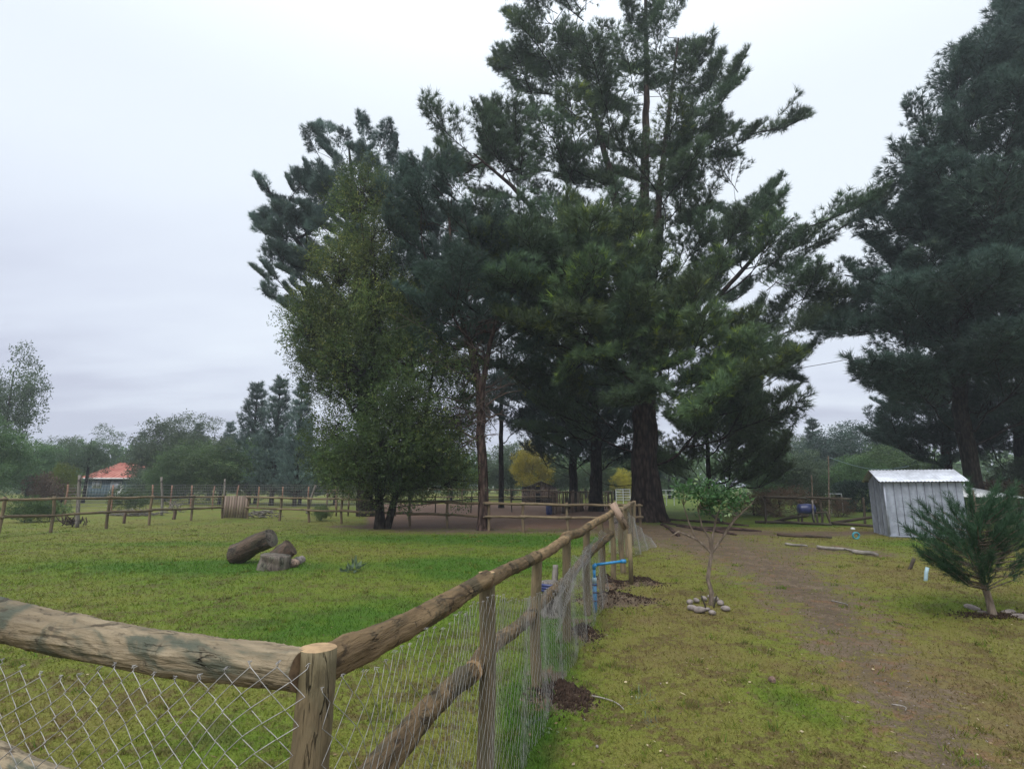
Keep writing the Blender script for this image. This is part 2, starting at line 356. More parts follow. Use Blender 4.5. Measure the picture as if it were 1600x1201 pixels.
MOUNDS = [(gp(962, 938), .60, .34, .13), (gp(1002, 912), .36, .24, .12), (gp(912, 990), .16, .30, .09), (gp(872, 1088), .22, .30, .07), (gp(945, 912), .4, .4, .12), (gp(895, 1095), .14, .2, .05)]
HOLES = [(gp(858, 1052), .09, .13, .16), (gp(905, 968), .08, .12, .12), (gp(945, 943), .10, .14, .10)]
def fields(x, y):
    dirt = np.maximum(np.maximum(seg_field(x, y, PATH, .9) * .76, seg_field(x, y, PATHN, .9) * .62), np.maximum(seg_field(x, y, PATH2, .6) * .6, seg_field(x, y, PATH3, .6) * .72))
    dirt = np.maximum(dirt, seg_field(x, y, STRIP, .6) * .62)
    xr, yr = x / np.maximum(y, .1), y
    cor = ((yr > 20.3) & (yr < 46) & (xr > -.26) & (xr < .19)).astype(float)
    dirt = np.maximum(dirt, cor * .95)
    for c, rx, ry, h in MOUNDS: dirt = np.maximum(dirt, 1.25 * blob(x, y, c.x, c.y, rx, ry))
    for c, rx, ry, h in HOLES: dirt = np.maximum(dirt, 1.3 * blob(x, y, c.x, c.y, rx * 1.6, ry * 1.4))
    lush = np.zeros_like(x)
    def L_(u, v, rx, ry, a):
        nonlocal lush; c = gp(u, v); lush = lush + a * blob(x, y, c.x, c.y, rx, ry)
    L_(820, 1130, .22, 1.0, .8); L_(860, 1000, .2, 1.3, .7); L_(900, 970, .35, .8, .4); L_(840, 845, 2.6, 1.6, .75); L_(760, 880, 2.0, 1.2, .6)
    L_(640, 960, 1.2, 1.2, .35); L_(330, 885, 2.0, .8, .55); L_(270, 850, 3.0, .6, .3); L_(1510, 950, 1.4, .7, .45); L_(1300, 1130, .5, .35, .22)
    L_(1270, 1100, .5, .45, .25); L_(620, 840, 4, 1.4, .4); L_(1440, 850, 2.0, .9, .5); L_(1250, 1010, .6, .5, .25); L_(700, 900, 1.0, .8, .3)
    L_(1210, 1080, .25, .5, .3); L_(100, 880, 3.0, 1.5, .2); L_(250, 900, 6.0, 3.0, .12); L_(370, 1150, .6, .5, .35); L_(480, 990, 1.0, 1.0, .35)
    lush = lush - .13 * np.clip((x - .6) / 1.2, 0, 1) * np.clip((9 - y) / 2, 0, 1) - .12 * np.clip((2.4 - y) / 1.0, 0, 1) + .15 * np.clip((.24 * y - x - .3) / 1.0, 0, 1) * np.clip((y - 3.2) / 2, 0, 1)
    lush = lush + .35 * ((yr > 21) & (xr > .24))
    red = cor
    return np.clip(dirt, 0, 1.3), np.clip(lush, -.5, 1), red
def vnoise(x, y, s, seed=0):
    a = 0
    r = np.random.default_rng(seed)
    for k in range(7):
        th = r.uniform(0, 6.28); ph = r.uniform(0, 6.28); f = s * r.uniform(.6, 1.9); a = a + np.sin((x * math.cos(th) + y * math.sin(th)) * f + ph)
    return a / 7
def gz(x, y):
    x = np.asarray(x, float); y = np.asarray(y, float)
    z = .012 * vnoise(x, y, 3.0, 1) + .02 * vnoise(x, y, .7, 2)
    for c, rx, ry, h in MOUNDS: z = z + h * blob(x, y, c.x, c.y, rx * .6, ry * .6) * (1 + .5 * vnoise(x, y, 18, 5) + .3 * vnoise(x, y, 45, 6))
    for c, rx, ry, h in HOLES: z = z - h * blob(x, y, c.x, c.y, rx * .8, ry * .8)
    return z
gx = np.concatenate([-np.geomspace(420, 13, 26), np.arange(-12.7, 14.5, .14), np.geomspace(14.8, 420, 26)])
gy = np.concatenate([[-60, -20, -8, -3, -1], np.arange(0, 5, .08), np.arange(5, 12, .12), np.arange(12, 30, .3), np.geomspace(30.4, 430, 30)])
gx = np.unique(np.concatenate([gx[:26], np.arange(-12.7, -1.5, .22), np.arange(-1.5, 3.2, .075), np.arange(3.2, 14.5, .2), gx[-26:]]))
XX, YY = np.meshgrid(gx, gy); nx, ny = len(gx), len(gy)
dirt, lush, red = fields(XX.ravel(), YY.ravel())
ZZ = np.where(np.hypot(XX, YY) < 60, gz(XX, YY), 0)
i = np.arange(nx - 1)[None] + np.arange(ny - 1)[:, None] * nx
FQ = np.stack([i, i + 1, i + 1 + nx, i + nx], -1).reshape(-1, 4)
ground = link('ground', mesh_np('ground', np.c_[XX.ravel(), YY.ravel(), ZZ.ravel()], FQ, {'dirt': dirt, 'lush': lush, 'red': red}), M['turf'])
tag(ground, 'mossy lawn with bare brown path and dirt patches', None, kind='structure')

# grass blades: short turf, denser near the camera
def grass():
    n = 360000
    y = 1.15 * (27 / 1.15) ** rng.random(n); x = rng.uniform(-1.12, 1.12, n) * (y + .35)
    d, l, r = fields(x, y)
    keep = rng.random(n) > np.clip(d * 1.25 + .12 * (vnoise(x, y, 9, 3) > .25) - .1, 0, .985)
    keep &= rng.random(n) < np.clip((27 - y) / 12, 0, 1)
    x, y, d, l = x[keep], y[keep], d[keep], l[keep]; n = len(x)
    cl = rng.integers(0, n, 900); kk = rng.integers(0, 900, int(n * .09)); ii = rng.choice(n, len(kk), replace=False); ii = ii[y[ii] < 9]; kk = kk[:len(ii)]
    ccx, ccy = x[cl][kk], y[cl][kk]; x[ii] = ccx + rng.normal(0, .022, len(ii)) * (1 + ccy * .1); y[ii] = ccy + rng.normal(0, .022, len(ii)) * (1 + ccy * .1)
    z = gz(x, y) - .002
    tall = np.clip(l, 0, 1); tall[ii] = np.clip(tall[ii] + .9, 0, 1.6); l = l.copy(); l[ii] = l[ii] + .25
    near = np.exp(-((x - np.interp(y, [1.5, 3, 4.7, 6, 7.4], [-.5, -.05, .3, .7, 1.1])) / .16) ** 2) * (y < 8)
    h = rng.uniform(.010, .026, n) * (1 + 1.0 * tall + 1.4 * near) * (1 + np.minimum(y, 12) * .03)
    wd = (.0024 + .0012 * y) * rng.uniform(.7, 1.5, n)
    a = rng.uniform(0, 2 * np.pi, n); ln = rng.uniform(.2, 1.5, n) * h; b = rng.uniform(0, 2 * np.pi, n)
    c = np.c_[x, y, z]; dx = np.c_[np.cos(a), np.sin(a), np.zeros(n)] * wd[:, None] / 2
    mid = c + np.c_[np.cos(b) * ln * .35, np.sin(b) * ln * .35, h * .62]
    tip = c + np.c_[np.cos(b) * ln, np.sin(b) * ln, h]
    t = rng.random(n) ** 1.3; q = y < 2.6; m = ~q
    V = np.r_[np.stack([c - dx, c + dx, mid + dx * .8, tip], 1)[q].reshape(-1, 3), np.stack([c - dx, c + dx, tip], 1)[m].reshape(-1, 3)]
    nq, nm_ = q.sum(), m.sum(); F4 = np.arange(nq)[:, None] * 4 + np.arange(4)[None]; F3 = np.arange(nm_)[:, None] * 3 + nq * 4 + np.arange(3)[None]
    sp = lambda v: np.r_[np.repeat(v[q], 4), np.repeat(v[m], 3)]
    o = link('grass', mesh_np('grass', V, [F4, F3], {'tint': sp(t), 'dirt': sp(d * .25), 'lush': sp(l), 'red': np.zeros(len(V))}, smooth=False), M['grass'])
    tag(o, 'short mossy grass covering the lawn', 'grass', kind='stuff')
grass()

def litter():
    n = 7500
    y = 1.3 * (14 / 1.3) ** rng.random(n); x = rng.uniform(-1.05, 1.1, n) * y
    px = x - np.interp(y, [1.5, 3, 4.7, 6, 8, 9, 12], [-.5, -.1, .25, .65, 1.3, 1.8, 2.6])
    keep = (px > 0) | (rng.random(n) < .22); x, y = x[keep], y[keep]; n = len(x)
    z = gz(x, y) + rng.uniform(.006, .02, n)
    s = rng.uniform(.005, .012, n) * (1 + y * .05); el_ = rng.uniform(.3, 1, n)
    stick = rng.random(n) < .3; s = np.where(stick, s * 2.2, s); el_ = np.where(stick, .09, el_)
    a = rng.uniform(0, 6.28, n); ti = rng.uniform(-.5, .5, n)
    u = np.c_[np.cos(a), np.sin(a), ti * .5] * s[:, None]; v = np.c_[-np.sin(a), np.cos(a), rng.uniform(-.5, .5, n)] * (s * el_)[:, None]
    c = np.c_[x, y, z]
    V = np.stack([c - u, c - v, c + u, c + v], 1).reshape(-1, 3)
    t = np.repeat(np.clip(rng.random(n) ** 1.6 * 1.05, 0, 1), 4)
    o = link('fallen_leaves', mesh_np('fallen_leaves', V, np.arange(n)[:, None] * 4 + np.array([[0, 1, 2, 3]]), {'tint': t}, smooth=False), M['dead_leaf'])
    tag(o, 'scattered dead leaves and needles lying on the lawn', 'leaves', kind='stuff')
litter()

def pebbles():
    B = Bag(); ico = np.array([[0, 0, 1], [.9, 0, 0], [0, .9, 0], [-.9, 0, 0], [0, -.9, 0]]); Fi = [[0, 1, 2], [0, 2, 3], [0, 3, 4], [0, 4, 1]]
    y = 1.5 * (12 / 1.5) ** rng.random(2600); x = rng.uniform(-.2, 1.05, 2600) * y; d, l, r = fields(x, y)
    for a, b, q in zip(x, y, d):
        if rng.random() > q * 1.1 + .04: continue
        s = rng.uniform(.003, .009) * (1 + b * .08); B.add(ico * s * rng.uniform(.6, 1.3, (5, 3)) * [1, 1, .6] + [a, b, float(gz(a, b))], Fi)
    tag(link('pebbles', B.mesh('pebbles', smooth=False), M['stone']), 'small pebbles and crumbs strewn over the worn path', 'pebbles', kind='stuff')
pebbles()
def soil():
    B = Bag(); ico = np.array([[0, 0, 1], [.9, 0, -.2], [-.45, .8, -.3], [-.45, -.8, -.3], [.2, .3, -1]]); Fi = [[0, 1, 2], [0, 2, 3], [0, 3, 1], [4, 2, 1], [4, 3, 2], [4, 1, 3]]
    for c, rx, ry, h in MOUNDS:
        for _ in range(650):
            x, y = rng.normal(c.x, rx * .5), rng.normal(c.y, ry * .5); s = rng.uniform(.005, .02)
            B.add(ico * s * rng.uniform(.6, 1.4, (5, 3)) + [x, y, float(gz(x, y)) + s * .3], Fi)
    tag(link('soil_clods', B.mesh('soil_clods', smooth=False), M['soil']), 'crumbs of dark dug soil heaped along the wire fence', 'soil', kind='stuff')
soil()

# ------------------------------------------------------------------ logs and posts
def log_mesh(name, length, r0, r1, seed=0, sides=18, segs=40, lump=.06, bend=0.0, knots=5, rough=0.0):
    r = np.random.default_rng(seed); z = np.linspace(0, length, segs + 1); th = np.arange(sides) * 2 * np.pi / sides
    Z, T = np.meshgrid(z, th, indexing='ij'); rad = r0 + (r1 - r0) * Z / length
    n = 0
    for k in range(6): n = n + np.sin(T * r.integers(1, 5) + Z * r.uniform(1, 14) / max(.3, min(length, 1.5)) + r.uniform(0, 6.28)) / (k + 2)
    rad = rad * (1 + lump * n)
    for k in range(knots):
        zc_, tc_ = r.uniform(.05, .95) * length, r.uniform(0, 6.28); dt = np.angle(np.exp(1j * (T - tc_)))
        rad = rad + r0 * r.uniform(.05, .16) * np.exp(-((Z - zc_) / (r0 * r.uniform(.5, 1.1))) ** 2 - (dt / .6) ** 2)
    if sides > 12: rad = rad * (1 + r.normal(0, .012, rad.shape))
    if rough:                                           # torn fibres, facets left by the peeling iron, splits
        from mathutils import noise as mn
        fl = np.empty(Z.size); q = np.c_[np.cos(T).ravel(), np.sin(T).ravel(), Z.ravel()]
        for i_ in range(len(q)):
            a_ = mn.noise((q[i_, 0] * 3.2 + seed, q[i_, 1] * 3.2, q[i_, 2] * 5.0)); b_ = mn.noise((q[i_, 0] * 9, q[i_, 1] * 9 + seed, q[i_, 2] * 9.0)); c_ = mn.noise((q[i_, 0] * 1.6 + seed * 3, q[i_, 1] * 1.6, q[i_, 2] * 12.0))
            fl[i_] = .9 * a_ + .45 * b_ + .6 * (round(c_ * 4) / 4) - .9 * max(0, .06 - abs(a_)) / .06 * (b_ > 0)
        rad = rad * (1 + rough * fl.reshape(rad.shape))
    wg = min(r0 * .25, .014 * length)
    bx = bend * np.sin(np.pi * Z / length) + wg * np.sin(Z / length * r.uniform(3, 8) + r.uniform(0, 6)); by = wg * np.sin(Z / length * r.uniform(3, 8) + r.uniform(0, 6))
    V = np.stack([bx + rad * np.cos(T), by + rad * np.sin(T), Z], -1).reshape(-1, 3)
    i = np.arange(segs)[:, None] * sides; j = np.arange(sides)[None]; k = (j + 1) % sides
    Fq = np.stack([i + j, i + k, i + sides + k, i + sides + j], -1).reshape(-1, 4)
    n0 = len(V)
    c0 = V[:sides].mean(0) - [0, 0, r0 * .05]; c1 = V[-sides:].mean(0) + [0, 0, r1 * .05]
    V = np.r_[V, [c0], [c1]]
    ft = [[n0, int((q + 1) % sides), int(q)] for q in range(sides)] + [[n0 + 1, segs * sides + q, segs * sides + (q + 1) % sides] for q in range(sides)]
    me = mesh_np(name, V, [Fq, np.array(ft)])
    return me
def log(name, p0, p1, r0, r1, mat, parent=None, seed=0, sides=18, segs=40, lump=.06, bend=0, knots=5, endmat=None, rough=0.0):
    p0, p1 = Vector(p0), Vector(p1); d = p1 - p0
    me = log_mesh(name, d.length, r0, r1, seed, sides, segs, lump, bend, knots, rough)
    me.materials.append(mat)
    if endmat:
        me.materials.append(endmat); nq = segs * sides
        mi = np.zeros(len(me.polygons), np.int32); mi[nq:] = 1; me.polygons.foreach_set('material_index', mi)
        sm = np.ones(len(me.polygons), bool); sm[nq:] = False; me.polygons.foreach_set('use_smooth', sm)
    o = link(name, me, None, parent); rel(o, parent, p0)
    o.rotation_mode = 'QUATERNION'; o.rotation_quaternion = d.to_track_quat('Z', 'Y')
    return o

# ------------------------------------------------------------------ near fence of logs with chain-link
FT = empty('log_fence', (0, 0, 0))
tag(FT, 'rough log fence hung with chain link wire running from the foreground corner post', 'fence')
# (top u, top v, depth, radius, z offset of base)
posts = [(491, 1012, 1.42, .044), (760, 893, 3.0, .042), (838, 866, 4.6, .042), (884, 836, 5.8, .043), (916, 824, 7.0, .042), (938, 815, 8.1, .042), (955, 800, 9.2, .043)]
PT = []
for k, (u, v, D, r) in enumerate(posts):
    top = at(u, v, D); PT.append(top)
    lean = rng.normal(0, .01, 2)
    if k == 0: base = Vector((top.x - .004, top.y, -.1))
    else: base = Vector((top.x + lean[0], top.y + lean[1], -.15))
    log('post', base, top, r * 1.04, r, M['post'], FT, seed=20 + k, sides=28, segs=40, lump=.02, knots=1, endmat=M['post_end'], rough=.02)
for u, v, D in [(969, 792, 10.2), (977, 788, 12.2), (984, 783, 14.5), (990, 782, 16.8)]:
    top = at(u, v, D); PT.append(top); log('post', (top.x, top.y, -.1), top, .05, .05, M['rail_far'], FT, seed=int(u), sides=10, segs=8, lump=.03, knots=1, endmat=M['post_end'])
# thin sawn board post that carries the plank
bp = at(971, 868, 8.9)
# left run
Lend = at(-60, 968, 1.78)
log('rail', at(470, 1047, 1.40), Lend, .048, .058, M['rail_grey'], FT, seed=3, sides=56, segs=170, lump=.045, bend=-.02, knots=7, endmat=M['rail_end'], rough=.075)
log('rail', at(260, 1300, 1.62), at(-90, 1160, 1.85), .05, .055, M['rail_grey'], FT, seed=4, sides=24, segs=60, endmat=M['rail_end'], rough=.07)
log('post', Vector((Lend.x - .25, 1.9, -.1)), Vector((Lend.x - .25, 1.9, 1.08)), .05, .05, M['post'], FT, seed=31, endmat=M['post_end'])
# right run: upper rails, butted at the posts
def rp(u, v, D): return at(u, v, D)
U = [rp(492, 1046, 1.49), rp(757, 908, 2.96), rp(838, 870, 4.55), rp(884, 842, 5.75), rp(919, 824, 6.9), rp(962, 796, 9.3)]
rad = [(.046, .040), (.042, .042), (.045, .045), (.05, .045), (.05, .045)]
for k in range(5):
    a, b = U[k], U[k + 1]; d = (b - a).normalized()
    log('rail', a - d * (.0 if k == 0 else .02), b + d * .03, rad[k][0], rad[k][1], M['rail'], FT, seed=50 + k, sides=44 if k < 2 else 24, segs=120 if k < 2 else 40, lump=.05, bend=.02 if k % 2 else -.015, knots=9, endmat=M['rail_end'], rough=.085)
prev = U[-1]
for k, q in enumerate(PT[-4:]):
    b = Vector((q.x, q.y, q.z - .06)); log('rail', prev, b, .045, .045, M['rail_far'], FT, seed=70 + k, sides=10, segs=10); prev = b
# lower rails
Lw = [rp(440, 1378, 1.52), rp(738, 1048, 2.92), rp(828, 962, 4.5), rp(880, 912, 5.9), rp(953, 834, 8.4)]
for k in range(4):
    a, b = Lw[k], Lw[k + 1]; d = (b - a).normalized()
    log('rail', a, b + d * .06, [.050, .046, .046, .046][k], [.046, .046, .046, .055][k], M['rail'], FT, seed=90 + k, sides=40 if k < 2 else 24, segs=110 if k < 2 else 40, lump=.07, bend=.025, knots=8, endmat=M['post_end'], rough=.15)

# chain-link wire: zigzag wires hooked into each other
def chain_link(name, line, ztop, zbot, out, parent, label=None, hw=.033, hh=.035, wr=.0015, n=4, jig=.005, shear=0.0, seed=1):
    """line: plan polyline the mesh follows; ztop/zbot/out: functions of (distance s, fraction)"""
    P = np.array([[p[0], p[1]] for p in line]); seg = np.hypot(*np.diff(P, axis=0).T); S = np.concatenate([[0], np.cumsum(seg)])
    tot = S[-1]; r = np.random.default_rng(seed)
    def world(s, z, off):
        s = np.clip(s, 0, tot); x = np.interp(s, S, P[:, 0]); y = np.interp(s, S, P[:, 1])
        e_ = .05; tx = np.interp(np.clip(s + e_, 0, tot), S, P[:, 0]) - np.interp(np.clip(s - e_, 0, tot), S, P[:, 0]); ty = np.interp(np.clip(s + e_, 0, tot), S, P[:, 1]) - np.interp(np.clip(s - e_, 0, tot), S, P[:, 1])
        nn = np.hypot(tx, ty) + 1e-9
        return np.stack([x + ty / nn * off, y - tx / nn * off, z], -1)
    B = Bag(); k = 0
    W = 2 * hw
    nw = int(tot / hw / 1.0)
    for q in range(nw):
        s0 = q * hw
        zt = float(ztop(s0)); zb = float(zbot(s0)); nj = max(3, int((zt - zb) / hh))
        # this wire swings between s0 and s0+hw
        j = np.arange(0, nj + 1); sw = s0 + np.where((j + q) % 2 == 0, 0.0, hw)
        fr = j / nj
        zz = zt - (zt - zb) * fr
        zt2 = np.array([float(ztop(v)) for v in sw]); zb2 = np.array([float(zbot(v)) for v in sw]); zz = zt2 - (zt2 - zb2) * fr
        off = out(sw, fr) + r.normal(0, .0015, len(sw)) + .002 * np.where((j + q) % 2 == 0, 1, -1)
        pts = world(sw + jig * (np.sin(zz * 21 + sw * 7) + .6 * np.sin(zz * 9 - sw * 13)) + shear * (zt2 - zz), zz + jig * .8 * np.sin(sw * 17 + zz * 5), off)
        # round the bends a little: add points near each node
        a, b = pts[:-1], pts[1:]; full = np.empty((len(pts) * 3 - 2, 3)); full[0::3] = pts
        full[1::3] = a + (b - a) * .2; full[2::3] = a + (b - a) * .8
        full[1::3] += world(sw[:-1], zz[:-1], off[:-1] + .0) * 0
        B.tube(full, wr, n)
        # twisted end at the top
        if q % 1 == 0:
            t0 = pts[0]; a_ = r.uniform(0, 6.28)
            loop = np.array([t0, t0 + [.004 * math.cos(a_), .004 * math.sin(a_), .008], t0 + [.009 * math.cos(a_), .004, .009 + r.uniform(0, .004)], t0 + [.002, .002, .012], t0 + [-.004, 0, .006]])
            B.tube(loop, wr * .9, 3)
    o = link(name, B.mesh(name), M['wire'], parent); o['kind'] = 'stuff'
    if label: o['label'] = label
    return o
xl, yl = Lend.x - .1, 1.80
lineL = [(xl, yl - .085), (PT[0].x - .35, 1.42), (PT[0].x - .06, 1.345), (PT[0].x + .03, 1.35)]
tL = math.hypot(PT[0].x + .03 - xl, .45)
ztL = lambda s: 1.065 + .02 * math.sin(s * 5.0 + 1.2) + .055 * (s / tL) - .012 * math.sin(s * 13)
chain_link('wire_mesh', lineL, ztL, lambda s: .02, lambda s, f: .02 + .07 * np.sin(np.pi * f) + .012 * np.sin(s * 6), FT, hh=.027, jig=.008, wr=.0011, seed=2)
o_ = .055
lineR = [(PT[0].x + .03, 1.35), (PT[0].x + .085, 1.46), (PT[1].x + .06, PT[1].y - .04), (PT[2].x + .075, PT[2].y - .02), (PT[3].x + .05, PT[3].y - .04), (PT[4].x - .02, PT[4].y - .1), (PT[5].x + .0, PT[5].y)]
d01 = math.hypot(lineR[2][0] - lineR[1][0], lineR[2][1] - lineR[1][1])
def ztR(s):
    z = np.interp(s, [0, .15, .6, 1.2, d01, d01 + .4, d01 + 1.0, d01 + 1.8, d01 + 2.6, d01 + 3.4, d01 + 4.2, d01 + 5.4], [1.09, 1.08, 1.06, 1.03, 1.01, .90, .80, .72, .70, .76, .82, .70])
    return z + .01 * math.sin(s * 23)
def outR(s, f):
    return .02 + np.interp(s, [0, 1, d01, d01 + 1.5, d01 + 4], [.0, .03, .03, .09, .10]) * f ** 1.6 + .012 * np.sin(s * 9 + f * 4)
chain_link('wire_mesh', lineR, ztR, lambda s: .015, outR, FT, hh=.037, seed=3, n=3, wr=.0011, jig=.006)
# bunched roll of spare mesh thrown over the rail
lineB = [(lineR[3][0] + .0, lineR[3][1] - .2), (PT[3].x + .06, PT[3].y), (PT[4].x + .0, PT[4].y), (PT[5].x + .02, PT[5].y - .1)]
chain_link('wire_mesh', lineB, lambda s: .70 + .03 * math.sin(s * 9) + .05 * s, lambda s: .36 + .11 * s, lambda s, f: .03 + .04 * np.sin(f * 9 + s * 3), FT, hh=.05, hw=.03, seed=4, n=3, wr=.001)
# spare mesh left standing loose beside the big trunk
a0, a1, a2 = gp(972, 868), gp(1000, 860), gp(1020, 853)
lineS = [(a0.x - .1, a0.y + .6), (a0.x + .2, a0.y), (a1.x, a1.y), (a2.x, a2.y)]
tS = sum(math.hypot(lineS[i + 1][0] - lineS[i][0], lineS[i + 1][1] - lineS[i][1]) for i in range(3))
LM = empty('loose_wire_roll', (a1.x, a1.y, 0), 'loose sheet of grey chain link wire spread on the ground by the big trunk', 'wire mesh')
om = chain_link('wire_mesh', lineS, lambda s: max(.08, 1.10 - .98 * (s / tS) ** 1.1), lambda s: .01, lambda s, f: .12 * f + .04 * np.sin(s * 8), None, hw=.021, hh=.028, wr=.0019, n=3, seed=5)
om.parent = LM; om.location = -LM.location

# plank nailed aslant at the end of the top rail
pl = empty('plank', tuple(at(968, 806, 8.9)), 'short pale plank hanging aslant from the end of the top fence rail', 'plank')
B = Bag(); B.box((0, 0, 0), (.115, .03, .46)); o = link('board', B.mesh('board', smooth=False), M['pale_board'], pl); o.rotation_euler = (R(8), R(-29), 0)
B = Bag(); B.box((0, 0, 0), (.06, .05, .78)); o = link('sawn_batten', B.mesh('sawn_batten', smooth=False), M['post'], pl); b0 = gp(974, 905); rel(o, pl, (at(974, 860, b0.y).x, pl.location.y + .045, .39))

# ------------------------------------------------------------------ far log fence
def far_fence(label, pts, rails, mat, r=.05, rr=.045, group=None, seed0=200, name='log_fence'):
    """pts: [(u, base v, top v)]; rails: [(height fractions)]"""
    g0 = gp(pts[0][0], pts[0][1]); T = empty(name, (g0.x, g0.y, 0), label, 'fence', group)
    B_ = []
    for k, (u, vb, vt) in enumerate(pts):
        b = gp(u, vb); h = hz(b.y, vt); B_.append((b, h))
        log('post', (b.x + rng.normal(0, .02), b.y, -.1), (b.x + rng.normal(0, .03), b.y, h + .03), r, r * .95, mat, T, seed=seed0 + k, sides=10, segs=8, lump=.03, knots=1)
    for fz in rails:
        for k in range(len(pts) - 1):
            (a, ha), (b, hb) = B_[k], B_[k + 1]
            off = -.05
            p0 = Vector((a.x - .1, a.y + off, ha * fz + rng.normal(0, .012))); p1 = Vector((b.x + .1, b.y + off, hb * fz + rng.normal(0, .012)))
            log('rail', p0, p1, rr * rng.uniform(.85, 1.15), rr * rng.uniform(.8, 1.1), mat, T, seed=seed0 + 50 + k + int(fz * 100), sides=8, segs=12, lump=.05, bend=rng.uniform(-.03, .03), knots=2)
    return T
far_fence('back log fence from the left edge of the photo to the slatted gate', [(-75, 846, 779), (-2, 838, 777), (79, 832, 776), (166, 826, 775), (233, 820, 774), (299, 813, 774), (347, 810, 774)], (.95, .50), M['rail_far'])
far_fence('long log fence behind the tree trunks joining slatted gate and side fence', [(387, 811, 775), (437, 814, 776), (482, 816, 777), (533, 818, 778), (587, 821, 780), (640, 823, 781), (699, 825, 782), (763, 829, 784), (817, 831, 785), (888, 830, 786), (955, 829, 787), (1000, 826, 788)], (.95, .50), M['rail_far'], seed0=320)
ga = gp(349, 811); gb = gp(386, 811)
G = empty('slatted_gate', tuple((ga + gb) / 2), 'small brown gate of upright slats set into the back log fence', 'gate')
nsl = 9; wd = (gb.x - ga.x)
B = Bag(); B.box((0, 0, 0), (wd / nsl * .84, .02, .98)); sm_ = B.mesh('slat', smooth=False); sm_.materials.append(M['gate_board']); sm2_ = sm_.copy(); sm2_.materials[0] = M['gate_board_dark']
for k in range(nsl):
    o = link('slat', (sm_, sm2_)[k % 3 == 1], None, G, (-wd / 2 + (k + .5) * wd / nsl, -.06, .56 + rng.normal(0, .008)))
for z in (.25, .92):
    B = Bag(); B.box((0, 0, 0), (wd, .04, .06)); link('crossbar', B.mesh('crossbar', smooth=False), M['gate_slat'], G, (0, -.01, z))

# ------------------------------------------------------------------ tree machinery
def rotmats(dirs, roll):
    d = dirs / (np.linalg.norm(dirs, axis=1)[:, None] + 1e-9)
    ref = np.where(np.abs(d[:, 2:3]) < .9, [[0, 0, 1.]], [[1., 0, 0]])
    a = np.cross(d, ref); a /= np.linalg.norm(a, axis=1)[:, None]; b = np.cross(d, a)
    c, s = np.cos(roll)[:, None], np.sin(roll)[:, None]
    return np.stack([a * c + b * s, b * c - a * s, d], -1)      # columns
def needle_tuft(n=12, L=.2, w=.018, shoot=.12, spread=(.35, 1.05), seed=0):
    r = np.random.default_rng(seed); V = []; 
    for k in range(n):
        a = r.uniform(0, 6.28); th = r.uniform(*spread); s = r.uniform(0, shoot)
        d = np.array([math.sin(th) * math.cos(a), math.sin(th) * math.sin(a), math.cos(th)]); p = np.cross(d, r.normal(size=3)); p /= np.linalg.norm(p)
        b = np.array([0, 0, s]); l = L * r.uniform(.7, 1.15); V += [b - p * w / 2, b + p * w / 2, b + d * l]
    return np.array(V), np.arange(3 * n).reshape(-1, 3)
def leaf_sprig(n=9, L=.06, w=.03, twig=.2, seed=0):
    r = np.random.default_rng(seed); V = []
    for k in range(n):
        a = r.uniform(0, 6.28); th = r.uniform(.4, 1.5); s = r.uniform(0, twig)
        d = np.array([math.sin(th) * math.cos(a), math.sin(th) * math.sin(a), math.cos(th)]); p = np.cross(d, r.normal(size=3)); p /= np.linalg.norm(p)
        b = np.array([0, 0, s]) + d * L * r.uniform(0, .8); l = L * r.uniform(.7, 1.3); V += [b, b + d * l * .5 + p * w / 2, b + d * l, b + d * l * .5 - p * w / 2]
    return np.array(V), np.arange(4 * n).reshape(-1, 4)
def place(templates, pos, dirs, scale, tint, r):
    Vs, Fs, Ts = [], [], []; off = 0; which = r.integers(0, len(templates), len(pos))
    for k, (tv, tf) in enumerate(templates):
        m = which == k; n = m.sum()
        if not n: continue
        Rm = rotmats(dirs[m], r.uniform(0, 6.28, n))
        V = np.einsum('nij,vj->nvi', Rm, tv) * scale[m][:, None, None] + pos[m][:, None]
        Vs.append(V.reshape(-1, 3)); Fs.append((tf[None] + (np.arange(n) * len(tv))[:, None, None]).reshape(-1, tf.shape[1]) + off)
        Ts.append(np.repeat(tint[m], len(tv))); off += n * len(tv)
    return np.concatenate(Vs), np.concatenate(Fs), np.concatenate(Ts)
def in_poly(u, v, poly):
    inside = np.zeros(len(u), bool); P = np.array(poly, float); j = len(P) - 1
    for i in range(len(P)):
        xi, yi = P[i]; xj, yj = P[j]
        c = ((yi > v) != (yj > v)) & (u < (xj - xi) * (v - yi) / (yj - yi + 1e-12) + xi); inside ^= c; j = i
    return inside
def edge_dist(u, v, poly):
    P = np.array(poly, float); Q = np.roll(P, -1, 0); d = np.full(len(u), 1e9)
    for (x0, y0), (x1, y1) in zip(P, Q):
        dx, dy = x1 - x0, y1 - y0; t = np.clip(((u - x0) * dx + (v - y0) * dy) / (dx * dx + dy * dy + 1e-9), 0, 1)
        d = np.minimum(d, np.hypot(u - x0 - t * dx, v - y0 - t * dy))
    return d
